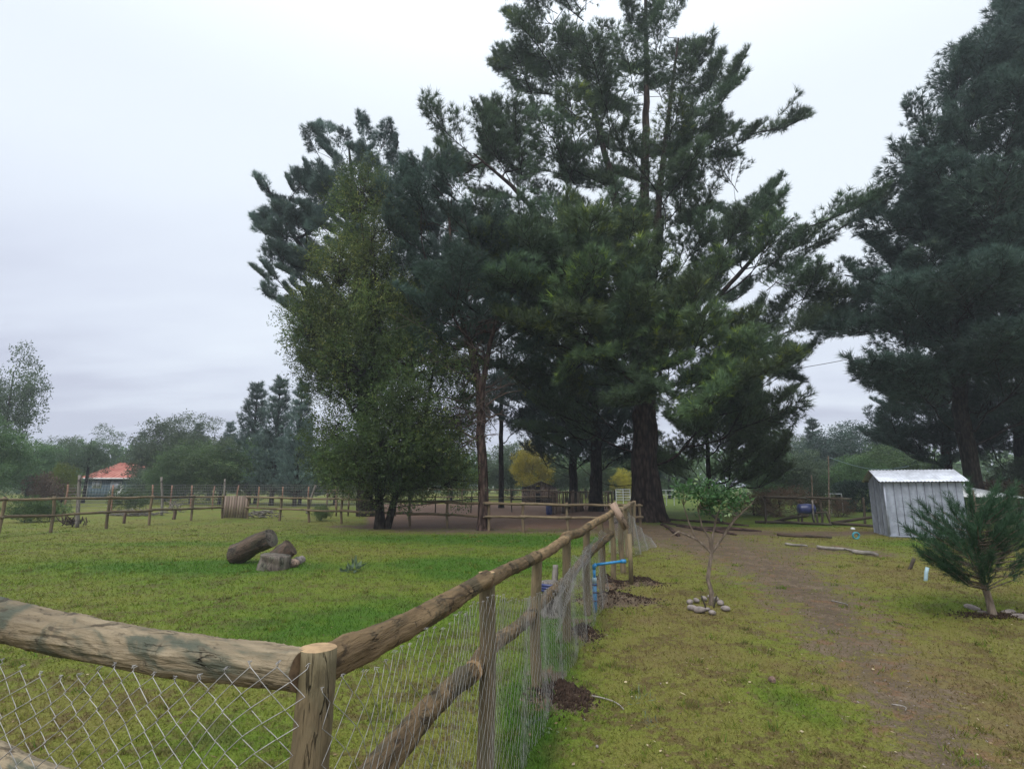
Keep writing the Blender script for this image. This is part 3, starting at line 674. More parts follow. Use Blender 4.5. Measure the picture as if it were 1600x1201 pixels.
def pads_from_outline(poly, D, n, inset, r, holes=(), depth=1.0, maxdep=5.0):
    P = np.array(poly, float); got = []; mind = math.sqrt((P[:, 0].ptp() if hasattr(P, 'ptp') else np.ptp(P[:, 0])) * np.ptp(P[:, 1]) / n) * .42
    U, Vv, E = [], [], []; tries = 0
    while len(U) < n and tries < 60:
        tries += 1
        u = r.uniform(P[:, 0].min(), P[:, 0].max(), 400); v = r.uniform(P[:, 1].min(), P[:, 1].max(), 400)
        ok = in_poly(u, v, poly); u, v = u[ok], v[ok]; e_ = edge_dist(u, v, poly); ok = e_ > inset
        for (hu, hv, ru, rv) in holes: ok &= ((u - hu) / ru) ** 2 + ((v - hv) / rv) ** 2 > 1
        for a, b, c in zip(u[ok], v[ok], e_[ok]):
            if all((a - x) ** 2 + (b - y) ** 2 > (mind * (.6 if c > 40 else .9)) ** 2 for x, y in zip(U[-200:], Vv[-200:])):
                U.append(a); Vv.append(b); E.append(c)
            if len(U) >= n: break
    out_ = []
    for a, b, c in zip(U, Vv, E):
        em = min(c * D / F * 1.3, maxdep); s = r.uniform(-1, 1); s = np.sign(s) * abs(s) ** .6
        out_.append(tuple(at(a, b, D + s * em * depth)))
    return np.array(out_)
def grow(stems, pads, r, kz=.0, step=.5, sag=.08, kc=.30, rise=.4):
    """stems: list of (points, radii) that stay as given; every pad is reached by a branch from the cheapest node"""
    N_, par, cost, fixed = [], [], [], []
    chains = []
    for pts, radii in stems:
        pts = [arr(p) for p in pts]; prev_ = -1; c = 0
        dense = []
        for a, b in zip(pts[:-1], pts[1:]):
            m = max(1, int(np.linalg.norm(b - a) / .5))
            dense += [a + (b - a) * q / m for q in range(m)]
        dense.append(pts[-1]); tt = np.linspace(0, 1, len(dense)); ll = np.cumsum([0] + [np.linalg.norm(b - a) for a, b in zip(pts[:-1], pts[1:])]); ll = ll / ll[-1]
        rr = np.interp(tt, ll, radii)
        chains.append((np.array(dense), rr))
        for q, p in enumerate(dense):
            N_.append(p); par.append(prev_); prev_ = len(N_) - 1; cost.append(np.linalg.norm(p - dense[0])); fixed.append(True)
    ns = len(N_)
    dist = [min(np.linalg.norm(p - N_[k]) for k in range(0, ns, 2)) for p in pads]
    order = np.argsort(dist); A = np.array(N_); C_ = np.array(cost)
    cap = len(A) + len(pads) * 40; buf = np.zeros((cap, 3)); buf[:len(A)] = A; cb = np.zeros(cap); cb[:len(A)] = C_; n = len(A)
    pr = np.full(cap, -1); 
    limb = []
    for k in order:
        p = pads[k]; dv = p - buf[:n]; d = np.linalg.norm(dv, axis=1)
        sc = d + kc * cb[:n] + 1.5 * np.clip(buf[:n, 2] - p[2] + rise * np.hypot(dv[:, 0], dv[:, 1]) , 0, None)
        j = int(np.argmin(sc)); m = max(2, int(d[j] / step)); a = buf[j].copy(); prev_ = j; ids = [j]
        off = r.normal(0, .06 * d[j], 3)
        for q in range(1, m + 1):
            t = q / m; pt = a + (p - a) * t + off * math.sin(math.pi * t); pt[2] -= sag * d[j] * math.sin(math.pi * t)
            buf[n] = pt; pr[n] = prev_; cb[n] = cb[prev_] + d[j] / m; prev_ = n; ids.append(n); n += 1
        limb.append(ids)
    cnt = np.zeros(n); 
    for ids in limb: cnt[ids[-1]] += 1
    for q in range(n - 1, ns - 1, -1):
        if pr[q] >= 0: cnt[pr[q]] += cnt[q]
    return chains, limb, buf[:n], cnt
def build_tree(name, label, cat, base, stems, pads, tufts, leafmat, barkmat, per=80, pad_r=.9, flat=.55, seed=1, tscale=1.0, up=.5, rb=.012, bsides=5, group=None,
               tint_fn=None, twigs=6, droop=0.0, trunk_sides=14, flare=1.35, kc=.3, sag=.08, rise=.4, bare=None, boughs=None, bright=None, bscale=1.0, wild=.35):
    r = np.random.default_rng(seed); T = empty(name, tuple(base), label, cat, group)
    chains, limb, nodes, cnt = grow(stems, pads, r, kc=kc, sag=sag, rise=rise)
    B = Bag()
    for ci, (P, rr) in enumerate(chains):
        rr = rr.copy(); P = P.copy(); P[1:-1, :2] += r.normal(0, rr[1:-1, None] * .10, (len(P) - 2, 2))
        if ci == 0: rr *= 1 + (flare - 1) * np.exp(-np.clip(P[:, 2] - P[0, 2], 0, None) / (rr[0] * 1.2))
        V, Fq, _ = tube(P, rr, trunk_sides); cen = np.repeat(P, trunk_sides, 0); d = V - cen; th = np.tile(np.arange(trunk_sides), len(P))
        lob = 1 + .07 * np.sin(th * 2 * np.pi / trunk_sides * 3 + ci) + .05 * np.sin(th * 2 * np.pi / trunk_sides * 5 + V[:, 2]) + r.normal(0, .03, len(V))
        B.add(cen + d * lob[:, None], Fq)
    B2 = Bag(); Mt = __import__('mathutils'); tr_ = Mt.Matrix.Translation(-Vector(base)); place_b = []
    for ids in limb:
        P = nodes[ids]; rr = rb * np.sqrt(np.maximum(cnt[ids], .6)) * 1.0; rr[0] = rr[1]; rr = np.maximum.accumulate(rr[::-1])[::-1]; rr[-1] *= .5
        (B if rr[0] > .034 else B2).tube(P, rr, bsides if rr[0] > .03 else 3)
        place_b.append((P[-1], P[-1] - P[-2]))
    me = B.mesh('trunk'); me.transform(tr_); link('trunk', me, barkmat, T)
    for (p, d) in place_b[:4]: B2.tube([p - d, p], [.012, .008], 3)
    me = B2.mesh('crown'); me.transform(tr_); CR = link('crown', me, barkmat, T)
    axis0 = arr(base)
    for (p, d) in place_b:
        d = d / (np.linalg.norm(d) + 1e-9); outw = p - axis0; outw[2] = 0; outw /= np.linalg.norm(outw) + 1e-6
        d = d * .6 + outw * .6 + r.normal(0, wild, 3) * [1, 1, .6] + [0, 0, up * .5]; X = Vector(d).normalized(); Z = Vector((0, 0, 1)) + Vector(r.normal(0, .3, 3)); Y = Z.cross(X).normalized(); Z = X.cross(Y)
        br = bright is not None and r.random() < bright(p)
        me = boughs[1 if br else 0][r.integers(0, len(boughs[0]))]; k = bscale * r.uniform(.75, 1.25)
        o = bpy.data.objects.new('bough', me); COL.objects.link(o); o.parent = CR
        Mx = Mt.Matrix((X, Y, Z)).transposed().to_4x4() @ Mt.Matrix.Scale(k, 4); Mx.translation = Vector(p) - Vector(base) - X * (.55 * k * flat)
        o.matrix_basis = Mx
    if bare is not None:
        B = Bag()
        for (p0, d0, l) in bare:
            p0 = arr(p0); d0 = arr(d0)
            main = [p0 + d0 * l * t + [0, 0, -.1 * l * t * t] + r.normal(0, .03 * l, 3) * t for t in np.linspace(0, 1, 5)]; B.tube(main, np.linspace(.03, .008, 5) * min(1.5, l), 4)
            for k in range(14):
                t = r.uniform(.2, 1); s = main[int(t * 3.99)]; e_ = s + (d0 * .5 + r.normal(0, .5, 3)) * l * .35; B.tube([s, (s + e_) / 2 + r.normal(0, .05, 3), e_], [.010, .008, .005], 3)
        me = B.mesh('dead_branch'); me.transform(__import__('mathutils').Matrix.Translation(-Vector(base))); o = link('dead_branch', me, M['twig'], T)
    return T
def bough_mesh(seed, mats, L=2.1, n_side=9, needles=13, nl=.20, nw=.014, tint=.35, step=.13, upb=.35):
    """one pine bough: a curved axis with side twigs, needle shoots along them"""
    r = np.random.default_rng(seed); B = Bag(); pos, dirs = [], []
    def axis(p0, d, l, lift):
        t = np.linspace(0, 1, 6)[:, None]; return p0 + d * l * t + np.array([0, 0, 1.]) * lift * l * t * t + r.normal(0, .02 * l, (6, 3)) * t
    def shoots(P, a, b):
        seg = np.linalg.norm(P[-1] - P[0]); m = max(2, int(seg * (b - a) / step)); 
        for t in np.linspace(a, b, m):
            q = P[0] + 0; k = min(int(t * 5), 4); f = t * 5 - k; q = P[k] * (1 - f) + P[k + 1] * f; d = P[k + 1] - P[k]; d = d / np.linalg.norm(d)
            pos.append(q); dirs.append(d + r.normal(0, .35, 3) + [0, 0, upb])
        pos.append(P[-1]); dirs.append(P[-1] - P[-2] + [0, 0, .03])
    A = axis(np.zeros(3), np.array([1, 0, 0.]), L, .12); B.tube(A, np.linspace(.020, .005, 6), 4); shoots(A, .35, 1)
    for side in (-1, 1):
        for k in range(n_side):
            t = .12 + .82 * (k + r.uniform(-.3, .3)) / n_side; j = min(int(t * 5), 4); f = t * 5 - j; p0 = A[j] * (1 - f) + A[j + 1] * f
            a = side * r.uniform(.55, 1.05); l = L * (.50 - .36 * t) * r.uniform(.7, 1.2); d = np.array([math.cos(a), math.sin(a), r.uniform(-.15, .35)])
            P = axis(p0, d, l, .2); B.tube(P, np.linspace(.009, .003, 6), 3); shoots(P, .2, 1)
            for q in range(3):
                tt = r.uniform(.3, .8); jj = int(tt * 5); a2 = a + r.choice([-1, 1]) * r.uniform(.5, .9); d2 = np.array([math.cos(a2), math.sin(a2), r.uniform(-.1, .5)]); P2 = axis(P[jj], d2, l * .45, .2); B.tube(P2[::5], [.004, .002], 3); shoots(P2, .3, 1)
    nt_ = B.n; TV, TF = np.concatenate(B.V), [np.concatenate(f) for f in B.F.values()]
    V, Fa, ta = place([needle_tuft(needles, nl, nw, .10, (.3, 1.0), seed=seed * 10 + k) for k in range(5)], np.array(pos), np.array(dirs), r.uniform(.7, 1.2, len(pos)), np.clip(r.normal(tint, .16, len(pos)), 0, 1), r)
    me = mesh_np('bough', np.r_[TV, V], TF + [Fa + nt_], {'tint': np.r_[np.zeros(nt_), ta]}, smooth=False)
    for m in mats: me.materials.append(m)
    mi = np.zeros(len(me.polygons), np.int32); mi[:sum(len(f) for f in TF)] = 1; me.polygons.foreach_set('material_index', mi)
    return me
def spray_mesh(seed, mats, Rr=.85, n=130, leaves=8, ll=.062, lw=.028, tint=.35, flat=.75):
    """one leafy spray of a broadleaf tree"""
    r = np.random.default_rng(seed); B = Bag(); d = r.normal(size=(n, 3)); d /= np.linalg.norm(d, axis=1)[:, None]; d[:, 0] = np.abs(d[:, 0]) * 1.2 - .2
    pos = d * (r.random(n) ** .45)[:, None] * Rr * [1, 1, flat] + [Rr * .3, 0, 0]
    for k in range(14): B.tube([(0, 0, 0), pos[k] * .5 - [0, 0, .04], pos[k]], [.010, .006, .003], 3)
    nt_ = B.n; TV, TF = np.concatenate(B.V), [np.concatenate(f) for f in B.F.values()]
    V, Fa, ta = place([leaf_sprig(leaves, ll, lw, .24, seed=seed * 10 + k) for k in range(5)], pos, d + r.normal(0, .5, (n, 3)) + [0, 0, .25], r.uniform(.6, 1.25, n), np.clip(r.normal(tint, .2, n), 0, 1), r)
    me = mesh_np('bough', np.r_[TV, V], TF + [Fa + nt_], {'tint': np.r_[np.zeros(nt_), ta]}, smooth=False)
    for m in mats: me.materials.append(m)
    mi = np.zeros(len(me.polygons), np.int32); mi[:sum(len(f) for f in TF)] = 1; me.polygons.foreach_set('material_index', mi)
    return me
NT = [needle_tuft(11, .26, .040, .14, seed=k) for k in range(6)]
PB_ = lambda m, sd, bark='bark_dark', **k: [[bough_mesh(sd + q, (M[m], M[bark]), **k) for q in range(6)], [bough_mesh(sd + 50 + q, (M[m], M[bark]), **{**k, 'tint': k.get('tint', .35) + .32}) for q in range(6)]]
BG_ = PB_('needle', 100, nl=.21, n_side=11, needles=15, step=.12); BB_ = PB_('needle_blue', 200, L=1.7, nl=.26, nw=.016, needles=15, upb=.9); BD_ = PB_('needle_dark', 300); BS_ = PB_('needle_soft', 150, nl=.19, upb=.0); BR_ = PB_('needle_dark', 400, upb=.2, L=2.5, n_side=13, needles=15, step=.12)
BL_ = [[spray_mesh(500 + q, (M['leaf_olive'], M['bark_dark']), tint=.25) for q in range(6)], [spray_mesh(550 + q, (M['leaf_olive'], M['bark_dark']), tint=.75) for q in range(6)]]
NTB = [needle_tuft(12, .31, .040, .17, (.25, .9), seed=10 + k) for k in range(6)]
NTF = [needle_tuft(10, .30, .034, .18, (.3, 1.0), seed=20 + k) for k in range(6)]
LS = [leaf_sprig(7, .105, .05, .26, seed=k) for k in range(6)]
LSF = [leaf_sprig(9, .15, .08, .45, seed=10 + k) for k in range(6)]

# ------------------------------------------------------------------ the giant multi-stemmed pine
rg = np.random.default_rng(11)
GD = 23.0; gb_ = gp(1010, 814); GD = gb_.y
S = lambda u, v, dd=0: tuple(at(u, v, GD + dd))
outline = [(805, -70), (900, -90), (935, -50), (950, 45), (962, -80), (1040, -80), (1060, 0), (1078, 60), (1120, 100), (1150, 160), (1172, 170), (1178, 105), (1196, 130), (1192, 172), (1236, 138), (1222, 215), (1165, 262), (1190, 300), (1250, 330), (1278, 258), (1308, 320), (1375, 345), (1345, 395), (1250, 425), (1330, 470), (1345, 505), (1270, 550), (1320, 610), (1350, 660), (1240, 650), (1180, 690), (1120, 730), (1060, 700), (1035, 640), (985, 640), (960, 700), (880, 735), (820, 680), (800, 590), (760, 560), (740, 440), (690, 300), (675, 195), (712, 185), (745, 215), (752, 165), (795, 180), (785, 60)]
holesG = [(950, 55, 16, 60), (900, 350, 26, 24), (975, 420, 26, 40), (1030, 400, 24, 30), (1090, 500, 40, 12), (1150, 498, 55, 14), (1080, 545, 14, 10), (840, 330, 22, 16), (1080, 420, 40, 10), (1300, 440, 40, 14), (880, 470, 24, 12)]
padsG = pads_from_outline(outline, GD, 244, 22, rg, holesG, .62, 4.5)
low = pads_from_outline([(800, 400), (990, 400), (1010, 520), (1130, 570), (1160, 640), (1000, 640), (930, 560), (820, 560)], GD - 4.6, 56, 8, rg, [], .3, 2.0)
padsG = np.r_[padsG, low]
stems = [([(gb_.x, gb_.y, -.2), S(1006, 730), S(1008, 650), S(1003, 560), S(1000, 480)], [.66, .52, .50, .47, .40]),
         ([S(1002, 500), S(975, 400, .3), S(960, 300, .6), S(935, 200, .9), (S(900, 60, 1))], [.30, .22, .18, .12, .05]),
         ([S(1000, 490), S(1005, 380), S(1008, 250), S(1010, 120), S(1008, -60)], [.30, .24, .19, .13, .05]),
         ([S(1004, 490), S(1025, 400, -.4), S(1030, 300, -.6), S(1045, 180, -.8), S(1060, 60, -1)], [.24, .19, .15, .10, .04]),
         ([S(998, 560), S(940, 470, -1), S(880, 380, -1.3), S(800, 290, -1.6), S(740, 240, -1.6)], [.22, .17, .13, .09, .04]),
         ([S(1005, 600), S(940, 560, -1), S(880, 500, -1.8), S(840, 430, -2)], [.2, .14, .10, .05]),
         ([S(1004, 570), S(1090, 500, 1), S(1180, 400, 1.4), S(1240, 340, 1.6)], [.2, .13, .09, .04])]
def tintG(p, r):
    dep = (GD - 2.8 - p[:, 1]) / 2.2; lowz = np.clip((9.5 - p[:, 2]) / 4, 0, 1); hi = np.clip(dep, 0, 1) * lowz
    return np.clip(r.normal(.30, .16, len(p)) + .55 * hi, 0, 1)
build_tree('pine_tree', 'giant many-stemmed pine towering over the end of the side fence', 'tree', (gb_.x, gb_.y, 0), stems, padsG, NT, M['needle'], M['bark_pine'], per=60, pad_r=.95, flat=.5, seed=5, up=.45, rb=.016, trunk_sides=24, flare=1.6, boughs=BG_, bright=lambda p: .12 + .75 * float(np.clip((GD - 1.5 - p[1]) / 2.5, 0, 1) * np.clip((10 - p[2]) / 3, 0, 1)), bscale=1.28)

# blue-green pine at the left
rb_ = np.random.default_rng(21); bb = gp(571, 806); D = bb.y
S = lambda u, v, dd=0: tuple(at(u, v, D + dd))
outl = [(378, 415), (398, 402), (412, 415), (398, 350), (383, 300), (388, 292), (402, 310), (398, 250), (412, 252), (440, 285), (450, 215), (462, 212), (478, 240), (490, 195), (515, 183), (532, 212), (550, 188), (580, 195), (612, 195), (640, 235), (665, 250), (695, 270), (715, 320), (760, 380), (770, 520), (700, 600), (560, 640), (480, 600), (455, 520), (430, 485), (400, 455)]
pd_ = pads_from_outline(outl, D, 285, 13, rb_, [(560, 560, 18, 14), (690, 560, 30, 15)], .6, 4)
stems = [([(bb.x, bb.y, -.2), S(571, 700), S(565, 560), S(560, 430), S(555, 320), S(545, 230)], [.42, .36, .32, .26, .16, .05]),
         ([S(566, 560), S(620, 450), S(660, 350, .5), S(670, 290, .5)], [.2, .15, .1, .04]), ([S(564, 520), S(500, 430), S(440, 340), S(412, 280)], [.2, .14, .09, .04])]
tB = lambda p, r: np.clip(r.normal(.5, .22, len(p)), 0, 1)
build_tree('pine_tree', 'rounded blue-green pine standing furthest left behind the leafy tree', 'tree', (bb.x, bb.y, 0), stems, pd_, NTB, M['needle_blue'], M['bark_dark'], per=75, pad_r=1.0, flat=.75, seed=6, up=1.1, rb=.018, flare=1.2, boughs=BB_, bright=lambda p: .3, bscale=.92, wild=.6)

# thin dark pine with dead twigs
rc_ = np.random.default_rng(31); cb_ = gp(755, 828); D = cb_.y
S = lambda u, v, dd=0: tuple(at(u, v, D + dd))
outl = [(620, 300), (690, 260), (740, 300), (800, 350), (830, 430), (810, 520), (850, 560), (800, 600), (770, 560), (720, 560), (680, 600), (640, 560), (630, 470), (600, 380)]
pd_ = pads_from_outline(outl, D, 80, 12, rc_, [(700, 380, 35, 25), (660, 440, 20, 20), (740, 430, 18, 30), (700, 520, 30, 15)], .8, 3)
stems = [([(cb_.x, cb_.y, -.2), S(755, 760), S(752, 680), S(750, 610), S(735, 540), S(712, 460), S(705, 400), S(700, 310)], [.20, .175, .165, .15, .13, .10, .06, .03]),
         ([S(752, 610), S(765, 540), S(780, 480), S(800, 400)], [.11, .08, .06, .03])]
bare = [(S(rc_.uniform(715, 758), rc_.uniform(450, 700)), (rc_.uniform(-1, 1), rc_.uniform(-.7, .3), rc_.uniform(.1, .6)), rc_.uniform(.8, 2.2)) for _ in range(46)]
build_tree('pine_tree', 'thin dark pine with bare dead twigs, right of the leafy tree', 'tree', (cb_.x, cb_.y, 0), stems, pd_, NT, M['needle_dark'], M['bark_red'], per=48, pad_r=.75, flat=.6, seed=7, up=.7, rb=.014, flare=1.5, bare=bare, boughs=BD_, bscale=.8)

# leafy tree in front
rd_ = np.random.default_rng(41); db = gp(598, 826); D = db.y
S = lambda u, v, dd=0: tuple(at(u, v, D + dd))
outl = [(440, 500), (465, 460), (505, 440), (490, 410), (520, 370), (515, 300), (545, 262), (580, 270), (600, 310), (640, 340), (620, 395), (635, 430), (690, 470), (700, 520), (745, 560), (742, 640), (755, 700), (735, 765), (650, 775), (580, 785), (520, 765), (480, 745), (478, 700), (500, 640), (470, 590), (455, 545)]
pd_ = pads_from_outline(outl, D, 280, 10, rd_, [(640, 575, 22, 16), (560, 640, 14, 30), (560, 450, 22, 12), (670, 430, 20, 12), (690, 640, 12, 16), (490, 620, 18, 14)], .85, 3.2)
stems = [([(db.x - .1, db.y, -.2), S(592, 770), S(588, 700), S(585, 600), S(580, 500), S(570, 400), S(560, 300)], [.17, .14, .13, .11, .08, .05, .02]),
         ([(db.x + .12, db.y, -.15), S(618, 775), S(640, 730), S(665, 650), S(680, 560)], [.14, .12, .10, .06, .03]),
         ([S(588, 700), S(550, 640), S(510, 560), S(470, 500)], [.09, .07, .05, .02])]
def tintL(p, r): return np.clip(r.normal(.22, .14, len(p)) + .5 * np.clip((p[:, 2] - 5) / 4, 0, 1) + .25 * np.clip((D - 1.2 - p[:, 1]) / 2, 0, 1), 0, 1)
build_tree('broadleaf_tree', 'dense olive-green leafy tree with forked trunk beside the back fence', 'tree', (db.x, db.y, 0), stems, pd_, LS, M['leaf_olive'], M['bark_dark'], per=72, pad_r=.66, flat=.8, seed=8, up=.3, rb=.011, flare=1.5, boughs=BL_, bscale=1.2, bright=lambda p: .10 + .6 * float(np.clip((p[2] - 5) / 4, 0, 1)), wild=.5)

# right-hand giant
re_ = np.random.default_rng(51); D = 24.0; eb = Vector((at(1540, 757, D).x, D, 0))
S = lambda u, v, dd=0: tuple(at(u, v, D + dd))
outl = [(1600, -90), (1560, -30), (1495, 22), (1512, 60), (1498, 100), (1438, 102), (1428, 190), (1416, 205), (1422, 250), (1404, 262), (1410, 300), (1372, 315), (1366, 350), (1400, 400), (1345, 405), (1298, 425), (1302, 460), (1350, 480), (1338, 520), (1365, 570), (1325, 600), (1340, 640), (1400, 665), (1470, 695), (1550, 690), (1620, 715), (1760, 720), (1820, 500), (1800, 100), (1720, -90)]
pd_ = pads_from_outline(outl, D, 298, 40, re_, [(1525, 90, 22, 12), (1370, 450, 34, 12), (1430, 510, 26, 10), (1395, 610, 30, 12)], .8, 5)
stems = [([(eb.x, eb.y, -.2), S(1525, 770), S(1512, 700), S(1500, 640), S(1500, 500), S(1560, 300), S(1620, 100), S(1650, -60)], [.36, .32, .30, .28, .25, .2, .12, .05]),
         ([S(1530, 400), S(1470, 300), S(1445, 220), S(1440, 150)], [.16, .1, .07, .03]), ([S(1504, 560), S(1430, 500), S(1370, 440), S(1320, 430)], [.15, .1, .07, .03])]
build_tree('pine_tree', 'huge dark pine filling the right edge behind the metal shed', 'tree', (eb.x, eb.y, 0), stems, pd_, NT, M['needle_dark'], M['bark_dark'], per=62, pad_r=1.05, tscale=1.3, flat=.42, seed=9, up=.3, rb=.016, boughs=BR_, bright=lambda p: .2, bscale=1.4)

# ------------------------------------------------------------------ mid-distance pines behind the corral
def outline_tree(name, label, u, D, topv, poly, n, mat, bark, tr, r_=.16, per=45, pad_r=.9, tuf=NTF, seed=1, flat=.45, holes=(), cat='tree', up=.4, lean=0, basev=None, tsc=1.0, vb=600, tint=None):
    q = np.random.default_rng(seed); b = Vector((at(u, 757, D).x, D, 0)); pads = pads_from_outline(poly, D, n, 6, q, holes, .8, 3.5)
    S = lambda a, c: tuple(at(a, c, D))
    return build_tree(name, label, cat, tuple(b), [([tuple(b - Vector((0, 0, .2))), S(u + lean * .5, (757 + topv) / 2), S(u + lean, topv)], [r_, r_ * .75, r_ * .2])], pads, tuf, mat, bark, per=per, pad_r=pad_r, flat=flat, seed=seed, rb=.014, up=up, trunk_sides=9, boughs=BS_ if mat is M['needle_soft'] else BD_, bright=(lambda p: 1.0) if tint else None, bscale=1.15 * tsc)
outline_tree('pine_tree', 'slender pine with thin straight trunk beyond the corral, right of the thin dark pine', 783, 38, 520, [(745, 540), (790, 480), (840, 560), (850, 640), (830, 700), (790, 690), (760, 700), (740, 620)], 45, M['needle_dark'], M['bark_dark'], None, .19, seed=61, per=26, holes=[(815, 640, 22, 16), (760, 660, 10, 30)])
outline_tree('pine_tree', 'dark pine over the corral whose lower boughs slope down to the left', 895, 36, 560, [(770, 640), (850, 600), (900, 560), (950, 600), (950, 700), (900, 745), (850, 735), (820, 720), (830, 690), (780, 670)], 70, M['needle_dark'], M['bark_dark'], None, .30, seed=62, holes=[(830, 655, 40, 10)])
outline_tree('pine_tree', 'broad-trunked dark pine over the corral just left of the giant pine', 930, 33, 560, [(880, 560), (990, 540), (1010, 640), (990, 735), (930, 745), (890, 700)], 70, M['needle_dark'], M['bark_dark'], None, .40, seed=63)
outline_tree('conifer_tree', 'soft green tree with low drooping boughs right of the giant trunk', 1105, 30, 610, [(1035, 690), (1060, 640), (1110, 600), (1170, 620), (1200, 680), (1235, 720), (1220, 760), (1150, 775), (1060, 765), (1035, 740)], 62, M['needle_soft'], M['bark_dark'], None, .15, seed=64, holes=[(1062, 670, 22, 26), (1215, 690, 20, 14)])
outline_tree('pine_tree', 'dark pine with twisted pale stem behind the metal shed', 1478, 34, 600, [(1390, 640), (1440, 620), (1520, 640), (1560, 690), (1500, 740), (1440, 735), (1380, 700)], 60, M['needle_dark'], M['bark_red'], None, .28, seed=65)
outline_tree('pine_tree', 'black-green pine behind the white roof at the right edge', 1590, 32, 560, [(1530, 640), (1620, 600), (1700, 650), (1700, 740), (1610, 745), (1540, 735)], 60, M['needle_dark'], M['bark_dark'], None, .3, seed=66)

# ------------------------------------------------------------------ background trees from a few kinds
def proto_conifer(seed, H=10., Rr=2.4, mat='needle_blue', bark='bark_dark', upc=.5, dens=1.0):
    r = np.random.default_rng(seed); B = Bag(); B.tube([(0, 0, -.2), (0, 0, H * .5), (0, 0, H * .98)], [H * .018, H * .011, .02], 7)
    pos, dirs = [], []; z = H * .10
    while z < H * .97:
        f = 1 - z / H; nb = r.integers(5, 8); a0_ = r.uniform(0, 6.28)
        for k in range(nb):
            a = a0_ + k * 6.28 / nb + r.normal(0, .2); l = Rr * (f ** .95) * r.uniform(.65, 1.15) + .12; up_ = l * upc * r.uniform(.4, 1.3)
            tip = np.array([math.cos(a) * l, math.sin(a) * l, z + up_]); b0_ = np.array([0, 0, z])
            B.tube([b0_, (b0_ + tip) / 2 - [0, 0, .08 * l], tip], [.03, .02, .008], 3)
            m = int((9 + 17 * l) * dens); t = r.uniform(.25, 1.05, m)[:, None]
            p = b0_ + (tip - b0_) * t; p[:, 2] -= (.08 * l * np.sin(np.pi * np.clip(t[:, 0], 0, 1))); p += r.normal(0, .07 + .08 * l, (m, 3)) * [1, 1, .6]
            pos.append(p); dirs.append(np.tile(tip - b0_, (m, 1)) / l + r.normal(0, .5, (m, 3)) + [0, 0, .5])
        z += H * r.uniform(.035, .06)
    pos = np.concatenate(pos); dirs = np.concatenate(dirs)
    V, Fa, ta = place(NTF, pos, dirs, r.uniform(.7, 1.2, len(pos)), np.clip(r.normal(.4, .2, len(pos)), 0, 1), r)
    return B.mesh('trunk'), mesh_np('crown', V, Fa, {'tint': ta}, smooth=False), H
def proto_broad(seed, H=8., Rr=3.0, low=.15, n=75, per=56, ls=None, pad=.85, airy=0):
    r = np.random.default_rng(seed); pads = []
    lob = r.normal(0, .35, (6, 3)) * [Rr, Rr, H * .25]
    while len(pads) < n:
        p = r.uniform(-1, 1, 3)
        if np.linalg.norm(p) > 1: continue
        q = np.array([p[0] * Rr, p[1] * Rr, H * (low + (1 - low) * (.5 + .5 * p[2]))]) + lob[r.integers(0, 6)] * .35
        if q[2] < H * low * .6 or q[2] > H: continue
        pads.append(q)
    pads = np.array(pads)
    st_ = [([(0, 0, -.2), (r.normal(0, .1), r.normal(0, .1), H * .4), (r.normal(0, .3), 0, H * .85)], [H * .02, H * .014, .03])]
    chains, limb, nodes, cnt = grow(st_, pads, r); B = Bag()
    for P, rr in chains: B.tube(P, rr, 7)
    for ids in limb:
        rr = .012 * np.sqrt(np.maximum(cnt[ids], .6)); rr[0] = rr[1]; B.tube(nodes[ids], rr, 3)
    pos, dirs = [], []
    for p in pads:
        m = int(per * r.uniform(.6, 1.4)); d = r.normal(size=(m, 3)); d /= np.linalg.norm(d, axis=1)[:, None]
        pos.append(p + d * (r.random(m) ** .5)[:, None] * pad * r.uniform(.7, 1.3) * [1, 1, .75]); dirs.append(d + [0, 0, .4])
    pos = np.concatenate(pos); dirs = np.concatenate(dirs); ok = pos[:, 2] > .1; pos, dirs = pos[ok], dirs[ok]
    V, Fa, ta = place(ls or LSF, pos, dirs, r.uniform(.6, 1.2, len(pos)), np.clip(r.normal(.4, .22, len(pos)), 0, 1), r)
    return B.mesh('trunk'), mesh_np('crown', V, Fa, {'tint': ta}, smooth=False), H
PR = {'con1': proto_conifer(1, 10, 1.9, upc=1.0), 'con2': proto_conifer(2, 9, 1.5, upc=.8), 'con3': proto_conifer(3, 10, 2.4, upc=.35, dens=1.5),
      'br1': proto_broad(4), 'br2': proto_broad(5, 8, 2.4, .1, 80), 'br3': proto_broad(6, 9, 2.2, .3, 46, 40, pad=.7), 'sh1': proto_broad(7, 2.4, 1.5, .02, 34, 34, pad=.5, ls=LS and [leaf_sprig(8, .12, .06, .28, seed=70 + k) for k in range(4)]), 'sh2': proto_broad(8, 2.0, 1.6, .02, 34, 34, pad=.45, ls=[leaf_sprig(8, .10, .035, .3, seed=80 + k) for k in range(4)])}
def bg_tree(kind, u, D, topv, mat, label, wscale=1.0, name=None, cat='tree', bark='bark_dark', basez=0.0, group=None):
    tm, cm, H = PR[kind]; b = Vector((at(u, 757, D).x, D, basez)); h = hz(D, topv) - basez; s = h / H
    name = name or ('conifer_tree' if kind.startswith('con') else 'shrub' if kind.startswith('sh') else 'broadleaf_tree')
    T = empty(name, tuple(b), label, cat, group); T.scale = (s * wscale, s * wscale, s); T.rotation_euler = (0, 0, rng.uniform(0, 6.28))
    for nm, me, mt in (('trunk', tm, M[bark]), ('crown', cm, M[mat])):
        if not me.materials: me.materials.append(mt)
        o = bpy.data.objects.new(nm, me); COL.objects.link(o); o.parent = T; o.material_slots[0].link = 'OBJECT'; o.material_slots[0].material = mt
